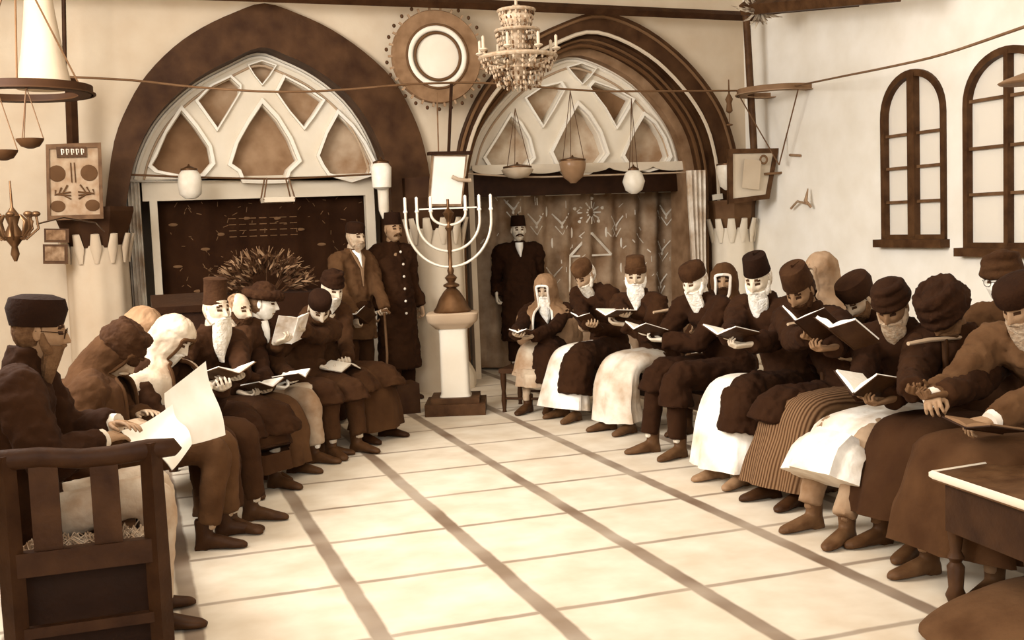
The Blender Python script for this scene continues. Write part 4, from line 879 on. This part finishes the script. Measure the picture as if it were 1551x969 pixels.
# dark draped table with a bush of dry foliage
dt = empty('draped_table', (1.1, 9.75, 0), -.3, label='table under a black cloth behind the left row, before the embroidered curtain', cat='table')
m = MB(); vs = []; n = 60
prof = [(1.0, 1.12), (1.0, 1.1), (1.02, .8), (1.05, .4), (1.07, .03)]
secs = [((0, 0, z), X_, Y_, .62 * r_, .3 * r_) for r_, z in prof]; m.loft(secs, n, power=.3); link('cloth', m, cloth(.1), dt)
for x, y in ((.5, .22), (-.5, .22), (.5, -.22), (-.5, -.22)): link('leg', MB().tube([(x, y, 0), (x, y, 1.08)], .025, 6), wood(.15), dt)
fo = MB(); rr = random.Random(11); base = V((1.1, 9.7, 1.13)); 
for i in range(420):
    a = rr.uniform(.05, PI - .05); R_ = .36 * rr.uniform(.45, 1); d = V(math.cos(a) * 1.05, rr.uniform(-.45, .45), math.sin(a) * .85)
    p = base + d * R_; l = rr.uniform(.05, .11); t = (d + V(rr.uniform(-.8, .8), rr.uniform(-.8, .8), rr.uniform(-.6, .6))).normalized(); s_ = t.orthogonal().normalized() * .012
    fo.mi(0 if rr.random() < .72 else 1); fo.tube([p, p + t * l * .5, p + t * l], [.003, .011, .002], 5, flat=.3)
for i in range(14):
    a = .2 + (PI - .4) * i / 13; d = V(math.cos(a) * 1.05, 0, math.sin(a) * .85); p = base + d * .35
    for k in range(4): t = (d + V(rr.uniform(-1, 1), 0, rr.uniform(-1, 1))).normalized(); fo.mi(1).tube([p, p + t * .09], [.005, .002], 5)
fo.mi(0)
for i in range(16): a = rr.uniform(.2, PI - .2); fo.tube([base + V(0, 0, -.1), base + V(math.cos(a) * .35, 0, math.sin(a) * .3)], .006, 5)
fo.ell(base + V(0, 0, -.1), .1, .1, .13)
tag(link('foliage_arrangement', fixn(fo.mesh()), [mat(.15, .8, .4, 20), mat(.42, .7, .2, 10)]), 'fan-shaped bush of dry spiky foliage above the wide fur hat', 'foliage')
tall = MB(); tall.box((0, 0, .55), (.42, .4, 1.1)); tall.box((0, 0, 1.13), (.5, .46, .05), Matrix.Rotation(.15, 3, 'X')); tall.box((0, 0, .03), (.5, .46, .06))
tag(link('reading_stand', tall, wood(.09), smooth=False, loc=(0.4, 8.6, 1.07)[:2] + (0,)), 'black box-shaped reading stand behind the tall-hatted man', 'stand')
cn = MB(); a_, b_ = (2.16, 9.9, 0.87), (2.182, 10.34); cn.tube([(a_[0], a_[1], a_[2] + .0), (b_[0] * .3 + a_[0] * .7, a_[1], .5), (a_[0] - .02, a_[1], .0)], .012, 8); cn.tube([(a_[0] + .05, a_[1], a_[2] - .01), (a_[0] + .02, a_[1], a_[2] + .02), (a_[0] - .03, a_[1], a_[2] + .015)], .014, 8)
tag(link('cane', cn, wood(.3)), 'wooden walking cane under the hand of the standing man in the open jacket', 'cane')

# ================================================================ THINGS ON THE WALLS AND HANGING
ds = empty('round_wall_plaque', (2.98, 10.72, 3.27), label='large round plaque with a beaded toothed rim above the candlestick between the arches', cat='plaque')
RX = Matrix.Rotation(PI / 2, 3, 'X'); S_ = .465
m = MB(); vs = []; n = 88
for r0, y in ((.0, .03), (.24, .03), (.25, -.0), (.43, -.0), (1, 0)):
    pass
m = MB(); m.lathe([(.26, .0), (.27, .02), (.44, .02), (.45, .0), (.45, -.03), (.26, -.03)], n=64, M=RX, cap=False); link('outer_ring', fixn(m.mesh()), mat(.42, .7, .15, 8), ds)
m = MB(); m.torus((0, -.02, 0), .27, .028, RX, 64, 10, .8); link('white_ring', m, plaster(.86), ds)
m = MB(); m.torus((0, -.025, 0), .305, .012, RX, 64, 8); m.torus((0, -.03, 0), .225, .014, RX, 64, 8); link('dark_ring', m, mat(.28, .6), ds)
m = MB(); m.lathe([(.235, -.02), (.235, .01), (.2, .018), (.001, .02)], n=48, M=RX); link('centre_disc', m, plaster(.84), ds)
for k in range(26):
    a = 2 * PI * k / 26; m = MB(); m.box(V(math.cos(a) * .462, 0, math.sin(a) * .462), (.045, .02, .02), Matrix.Rotation(-a, 3, 'Y')); link('tooth', m, mat(.5, .7), ds, False)
    a += PI / 26; m = MB(); m.ell((math.cos(a) * .505, -.01, math.sin(a) * .505), .018, .014, .02, n=8, m=6); link('bead', m, mat(.2, .5), ds)
for k in range(26):
    pass
# crystal chandelier
c0 = V((2.92, 8.2, 3.01)); cl = empty('chandelier', c0, label='pale crystal chandelier with tiered rings of hanging drops above the arches', cat='chandelier')
CR = mat(.62, .2, .12, 30); CRD = mat(.3, .3, .3, 20, metal=.4)
m = MB(); m.tube([(0, 0, 1.0), (0, 0, .2)], .012, 8); m.lathe([(.03, .26), (.07, .22), (.12, .2), (.13, .17), (.1, .1), (.05, .05), (.06, 0), (.09, -.06), (.05, -.12), (.03, -.2), (.07, -.24), (.04, -.3), (.01, -.34)], n=20); link('stem', m, CR, cl)
for z, R_, r_ in ((.22, .13, .02), (.07, .16, .018), (-.13, .28, .026), (-.22, .2, .014)):
    m = MB(); m.torus((0, 0, z), R_, r_, None, 36, 8, .7); link('ring', m, CR, cl)
dr = MB(); rr = random.Random(4)
for R_, z0, L_, N_ in ((.13, .22, .13, 22), (.16, .06, .17, 26), (.28, -.13, .1, 34), (.2, -.21, .11, 26), (.1, -.27, .07, 14)):
    for k in range(N_):
        a = 2 * PI * k / N_ + rr.random() * .1; x, y = R_ * math.cos(a), R_ * math.sin(a)
        for j in range(int(L_ / .035) + 1): dr.mi(1 if rr.random() < .3 else 0).ell((x * (1 - .06 * j), y * (1 - .06 * j), z0 - .025 - j * .034), .009, .009, .016, n=6, m=4)
tag(link('crystal_drops', fixn(dr.mesh()), [CR, CRD], cl), kind='stuff')
for k in range(8):
    a = 2 * PI * k / 8 + .2; ca, sa = math.cos(a), math.sin(a)
    m = MB(); m.tube([(0, 0, -.12), (.12 * ca, .12 * sa, -.2), (.24 * ca, .24 * sa, -.17), (.3 * ca, .3 * sa, -.1)], .009, 6); link('arm', m, CR, cl)
    m = MB(); m.lathe([(.01, -.1), (.035, -.085), (.03, -.075), (.012, -.07), (.012, .01), (.002, .02)], (.3 * ca, .3 * sa, 0), 10); link('candle_cup', m, plaster(.7), cl)
def cord(name, pts, r, v, lab, cat='cord', k=4): return tag(link(name, MB().tube(smoothpoly([tuple(p) for p in pts], k), r, 6), mat(v, .7)), lab, cat)
cord('cord', [(-0.39, 10.3, 3.0), (0.14, 10.2, 2.96), (0.67, 10.1, 2.89), (1.33, 10.0, 2.84), (1.91, 10.0, 2.86), (2.51, 10.0, 2.91), (3.17, 10.1, 2.94), (3.69, 10.1, 2.91), (4.41, 10.2, 2.88), (5.12, 10.2, 2.88), (6.19, 10.3, 2.9)], .010, .32, 'thin taut cord stretched across both arches')
cord('cord', [(6.48, 10.2, 2.9), (6.0, 8.5, 2.79), (5.4, 7.0, 2.66), (5.03, 6.0, 2.59), (4.35, 4.6, 2.5), (3.91, 3.6, 2.45)], .009, .36, 'sloping cord running over the windows toward the upper right corner')
def lampglass(px, prof, v, lab, glass=True, chain=None, dish=False):
    r = empty('hanging_lamp', px, label=lab, cat='lamp', group='glass lamps hanging along the rails'); m = MB(); m.lathe(prof, n=24, cap=False)
    g = mat(v, .25, .05, 10); link('lamp_shade', fixn(m.mesh()), g, r)
    z1 = max(z for _, z in prof); m = MB(); m.lathe([(max(.02, prof[-1][0] * .5), z1 - .005), (prof[-1][0] + .008, z1), (prof[-1][0] + .008, z1 + .015), (.015, z1 + .04), (.006, z1 + .06)], n=18); link('cap', m, mat(.25, .4, metal=.5), r)
    if chain:
        for k in range(3): a = 2 * PI * k / 3; m = MB(); m.tube([(prof[-1][0] * math.cos(a), prof[-1][0] * math.sin(a), z1), (0, 0, z1 + chain)], .004, 5); link('chain', m, mat(.25, .5), r)
    return r
rail = cord('lamp_rail', [(0.04, 11.0, 2.21), (0.68, 11.0, 2.17), (1.42, 11.0, 2.14), (1.93, 11.0, 2.15), (2.52, 11.0, 2.17)], .010, .25, 'thin dark rail crossing the foot of the left tracery', 'rail')
rail = cord('lamp_rail', [(3.31, 11.0, 2.15), (3.98, 11.0, 2.1), (4.72, 11.0, 2.1), (5.88, 11.0, 2.11)], .009, .6, 'thin pale rail crossing the foot of the right tracery', 'rail')
BELL = [(.05, -.16), (.1, -.12), (.11, -.02), (.1, .06), (.07, .1)]
lampglass((0.6, 10.9, 2.13), BELL, .84, 'white bell-shaped glass lamp below the left window of the left tracery')
lampglass((2.37, 10.7, 2.13), [(.04, -.13), (.09, -.11), (.1, .08), (.07, .12)], .88, 'white cylindrical glass lamp at the right foot of the left arch')
lampglass((5.13, 10.9, 2.02), [(.03, -.13), (.09, -.09), (.12, 0), (.09, .09), (.05, .12)], .84, 'round white globe lamp below the right tracery', chain=.75)
lampglass((4.44, 10.9, 2.16), [(.03, -.14), (.05, -.12), (.1, -.08), (.13, -.0), (.14, .06), (.13, .09)], .45, 'brown bowl-shaped glass lamp below the middle of the right tracery', chain=.72)
lampglass((3.83, 10.9, 2.14), [(.03, -.06), (.1, -.045), (.15, .0), (.165, .03), (.14, .05)], .68, 'pale scalloped bowl lamp at the left of the right tracery', chain=.6)
lampglass((6.04, 10.5, 2.03), [(.04, -.14), (.09, -.1), (.13, .06), (.12, .12)], .82, 'pale glass lamp beside the picture in the far right corner')
lampglass((2.39, 10.75, 1.92), [(.02, -.2), (.05, -.12), (.055, .1)], .8, 'slim white glass chimney hanging above the uniformed man')
lt = empty('lantern', (1.39, 10.85, 2.01), label='trapezoid wire lantern with a pale tray below the middle of the left tracery', cat='lantern')
m = MB(); m.lathe([(.2, -.1), (.205, -.06), (.2, -.055), (.001, -.055)], n=4, M=Matrix.Rotation(PI / 4, 3, 'Z')); link('tray', m, plaster(.75), lt, False)
for x in (-1, 1):
    for y in (-1, 1): link('wire', MB().tube([(x * .145, y * .14, -.08), (x * .1, y * .1, .13)], .008, 5), mat(.3, .5), lt)
# hoops
def hoop(c, R_, hang, lab, v=.26):
    r = empty('hoop_lamp', c, label=lab, cat='lamp'); m = MB(); n = 48
    m.lathe([(R_, -.03), (R_ + .012, -.03), (R_ + .012, .03), (R_, .03), (R_, -.03)], n=n, cap=False); link('hoop', fixn(m.mesh()), mat(v, .6), r)
    m = MB(); m.lathe([(R_ - .09, -.02), (R_ + .03, -.02), (R_ + .03, -.03), (R_ - .09, -.03), (R_ - .09, -.02)], n=n, cap=False); link('flange', fixn(m.mesh()), mat(v * 1.2, .6), r)
    for k in range(3): a = 2 * PI * k / 3 + .5; m = MB(); m.tube([(R_ * math.cos(a), R_ * math.sin(a), 0), (0, 0, hang)], .007, 5); link('hanger', m, mat(.3, .6), r)
    return r
hoop((6.4, 10.1, 2.87), .40, -.75, 'flat ring lamp fixed to the tall dark pole in the far right corner', .42)
hoop((-0.6, 8.6, 2.67), .44, .9, 'dark double ring lamp hanging at the upper left edge', .14)
m = MB(); m.tube([(6.26, 10.45, 3.71), (6.32, 10.45, 2.31)], .038, 10); tag(link('corner_pole', m, wood(.22)), 'tall dark pole from the beam down to the framed picture', 'pole')
m = MB(); m.tube([(-0.36, 10.4, 3.77), (-0.4, 10.4, 2.97)], .018, 8); m.tube([(-0.36, 10.55, 3.02), (-0.38, 10.55, 2.42)], .05, 4); tag(link('corner_pole', m, wood(.13)), 'thin dark pole thickening above the ornamented calendar board', 'pole')
m = MB(); m.lathe([(.2, -.36), (.15, -.1), (.11, .2), (.07, .6), (.06, 1.0)], n=28); tag(link('hanging_cloth', m, plaster(.68), loc=(-0.5, 9.2, 3.12)), 'pale flared cloth shade hanging above the dark double ring', 'cloth')
for i, (p, lab) in enumerate((((-0.56, 8.2, 2.29), 'small dark oil lamp dish on chains, the right one under the double ring'), ((-0.71, 8.0, 2.2), 'small dark oil lamp dish on chains at the left picture edge'))):
    r = empty('oil_lamp', p, label=lab, cat='lamp', group='oil lamps under the double ring'); m = MB(); m.lathe([(.02, -.05), (.06, -.035), (.085, .0), (.09, .015), (.07, .015), (.001, -.01)], n=20); link('dish', m, mat(.18, .5), r)
    for k in range(3): a = 2 * PI * k / 3; m = MB(); m.tube([(.085 * math.cos(a), .085 * math.sin(a), .01), (0, 0, .36)], .004, 5); link('chain', m, mat(.3, .5), r)
cb = empty('wall_candelabra', (-0.72, 8.4, 1.74), label='small ornate leafy candelabra hanging low at the left edge', cat='candelabra')
m = MB(); m.lathe([(.01, -.25), (.03, -.2), (.02, -.15), (.07, -.08), (.03, 0), (.05, .06), (.01, .12), (.006, .3)], n=16); link('stem', m, BR, cb)
rr = random.Random(8)
for k in range(8):
    a = 2 * PI * k / 8; ca, sa = math.cos(a), math.sin(a); m = MB(); m.tube([(0, 0, -.05), (.08 * ca, .08 * sa, -.1), (.16 * ca, .16 * sa, -.03), (.15 * ca, .15 * sa, .06)], .009, 6); m.ell((.15 * ca, .15 * sa, .07), .03, .03, .02, n=8, m=6); m.tube([(.09 * ca, .09 * sa, -.08), (.12 * ca, .12 * sa, .02), (.07 * ca, .07 * sa, .07)], [.012, .014, .004], 6, flat=.4); link('branch', m, BR, cb)
m = MB(); m.tube([(.15, 0, .0), (.3, .5, .05), (.5, 1.5, .02), (.55, 2.0, -.05)], .006, 5); link('bracket_wire', m, BR, cb)
# calendar board
kb = empty('ornamented_board', (-0.39, 10.45, 2.12), label='framed board painted with arabesques and a row of characters above the left capital', cat='board')
def px2(p, o): return (p[0] - o[0], p[2] - o[2])
o_ = (-0.39, 10.45, 2.12); c4 = [(-0.58, 10.45, 2.43), (-0.16, 10.45, 2.44), (-0.18, 10.45, 1.82), (-0.61, 10.45, 1.82)]; c4 = [px2(q, o_) for q in c4]
sc_ = lambda P_, s: [(x * s, z * s) for x, z in P_]
link('board', outline([c4], 0, .03), mat(.56, .8, .12, 12), kb, False); link('frame', outline([sc_(c4, 1.06), sc_(c4, .93)], -.02, .05), wood(.3), kb, False)
m = MB(); 
for s in (-1, 1):
    for i in range(3): m.tube([(s * (.05 + .05 * i), -.01, -.02 - .02 * i), (s * (.1 + .03 * i), -.01, -.1), (s * .03, -.01, -.14 + .03 * i)], .008, 5)
    m.ell((s * .13, -.006, .08), .07, .006, .07); m.ell((s * .14, -.006, -.2), .06, .006, .05); m.tube([(s * .015, -.01, .17), (s * .015, -.01, .0)], .005, 5)
link('painted_ornament', m, mat(.26, .8), kb)
m = MB(); m.box((0, -.012, .26), (.24, .02, .09)); link('character_panel', m, wood(.2), kb, False)
m = MB()
for i in range(5): x = -.08 + .04 * i; m.tube([(x, -.026, .285), (x + .004, -.026, .235)], .006, 5); m.tube([(x, -.026, .285), (x + .02, -.026, .28), (x + .018, -.026, .25)], .004, 5)
link('characters', m, mat(.85, .8), kb)
for p, w_, h_, t_, lab in (((-0.56, 10.5, 1.67), .2, .12, .38, 'small dark-edged picture, the upper of two beside the left column'), ((-0.58, 10.5, 1.51), .2, .17, .42, 'small tilted dark-edged picture, the lower of two beside the left column')):
    r = empty('small_picture', p, label=lab, cat='picture'); R_ = Matrix.Rotation(.05, 3, 'Y')
    m = MB(); m.box((0, 0, 0), (w_, .02, h_), R_); link('frame', m, wood(.2), r, False); m = MB(); m.box((-.005, -.012, .005), (w_ * .78, .01, h_ * .72), R_); link('picture', m, mat(t_, .8, .3, 20), r, False)
# white notice board over the middle column
nb = empty('notice_board', (2.95, 10.4, 2.07), label='blank white board hung above the candlestick with a small lamp arm across it', cat='board')
o_ = (2.95, 10.4, 2.07); c4 = [px2(q, o_) for q in ((2.81, 10.4, 2.3), (3.14, 10.4, 2.29), (3.07, 10.4, 1.82), (2.75, 10.4, 1.83))]
link('board', outline([c4], 0, .025), plaster(.93), nb, False); link('frame', outline([sc_(c4, 1.05), sc_(c4, .96)], -.008, .035), wood(.45), nb, False)
m = MB(); m.box(((c4[0][0] + c4[1][0]) / 2, 0, c4[0][1] + .015), (.42, .1, .03)); link('top_ledge', m, wood(.1), nb, False)
m = MB(); m.tube([(.03, -.04, .02), (.08, -.07, -.01), (.16, -.08, -.02), (.2, -.08, -.02)], [.02, .018, .018, .022], 8); link('lamp_arm', m, mat(.6, .5), nb)
m = MB(); m.tube([(3.03, 10.42, 2.99), (2.97, 10.42, 2.3)], .016, 6); tag(link('hanging_rod', m, wood(.1)), 'short black rod from the plaque down to the white board', 'rod')
m = MB(); m.tube([(2.89, 10.45, 2.89), (2.88, 10.45, 2.31)], .007, 6); tag(link('hanging_rod', m, wood(.35)), 'thin pale rod left of the black rod above the white board', 'rod')
# picture with loose paper in the far right corner
pc_ = empty('framed_picture', (6.22, 10.35, 2.04), label='dark-framed pale picture with loose papers above the far right capital', cat='picture')
o_ = (6.22, 10.35, 2.04); c4 = [px2(q, o_) for q in ((5.96, 10.35, 2.3), (6.54, 10.35, 2.3), (6.42, 10.35, 1.79), (5.95, 10.35, 1.75))]
link('picture', outline([c4], 0, .02), plaster(.74), pc_, False); link('frame', outline([sc_(c4, 1.03), sc_(c4, .84)], -.015, .04), wood(.22), pc_, False)
m = MB(); m.box((-.02, -.045, .0), (.2, .006, .3), Matrix.Rotation(.12, 3, 'Y')); link('paper', m, plaster(.7), pc_, False)
m = MB(); m.tube([(.14, -.03, -.0), (.36, -.06, .01)], .013, 6); m.torus((.13, -.04, .15), .04, .012, RX, 20, 6); link('hook', m, mat(.35, .5), pc_)
m = MB(); m.box((0, 0, 0), (.12, .02, .06), Matrix.Rotation(-.1, 3, 'Y')); tag(link('small_label', m, plaster(.8), smooth=False, loc=(6.11, 10.87, 1.83)), 'tiny white plate on the dark foot of the right arch', 'plate')
m = MB(); m.lathe([(.012, .0), (.035, .02), (.025, .1), (.04, .14), (.01, .2), (.006, .34)], n=10); m.ell((0, 0, -.12), .035, .035, .012); m.tube([(0, 0, 0), (0, 0, -.12)], .004, 5); tag(link('tassel_ornament', m, mat(.3, .6), loc=(5.95, 10.3, 2.67)), 'small dark tassel ornament hanging right of the moulded arch', 'ornament')
m = MB(); m.tube([(6.5, 10.05, 1.67), (6.48, 9.9, 1.74), (6.45, 9.69, 1.71)], .012, 6); m.tube([(6.5, 9.74, 1.86), (6.45, 9.71, 1.74), (6.5, 9.69, 1.67)], [.006, .02, .012], 6); tag(link('wall_bracket', m, mat(.55, .7)), 'small bent metal bracket on the bright right wall', 'bracket')
m = MB(); m.tube([(6.53, 10.1, 2.22), (6.53, 9.91, 2.2)], .014, 6); tag(link('wall_peg', m, mat(.5, .7)), 'short dark peg on the bright right wall above the bent bracket', 'peg')
m = MB(); m.lathe([(.02, .06), (.14, .02), (.18, 0), (.17, -.01), (.02, -.0)], n=24); tag(link('pendant_shade', m, mat(.45, .6), loc=(4.97, 5.2, 2.31)), 'brown shade edge poking in before the nearer window', 'shade')
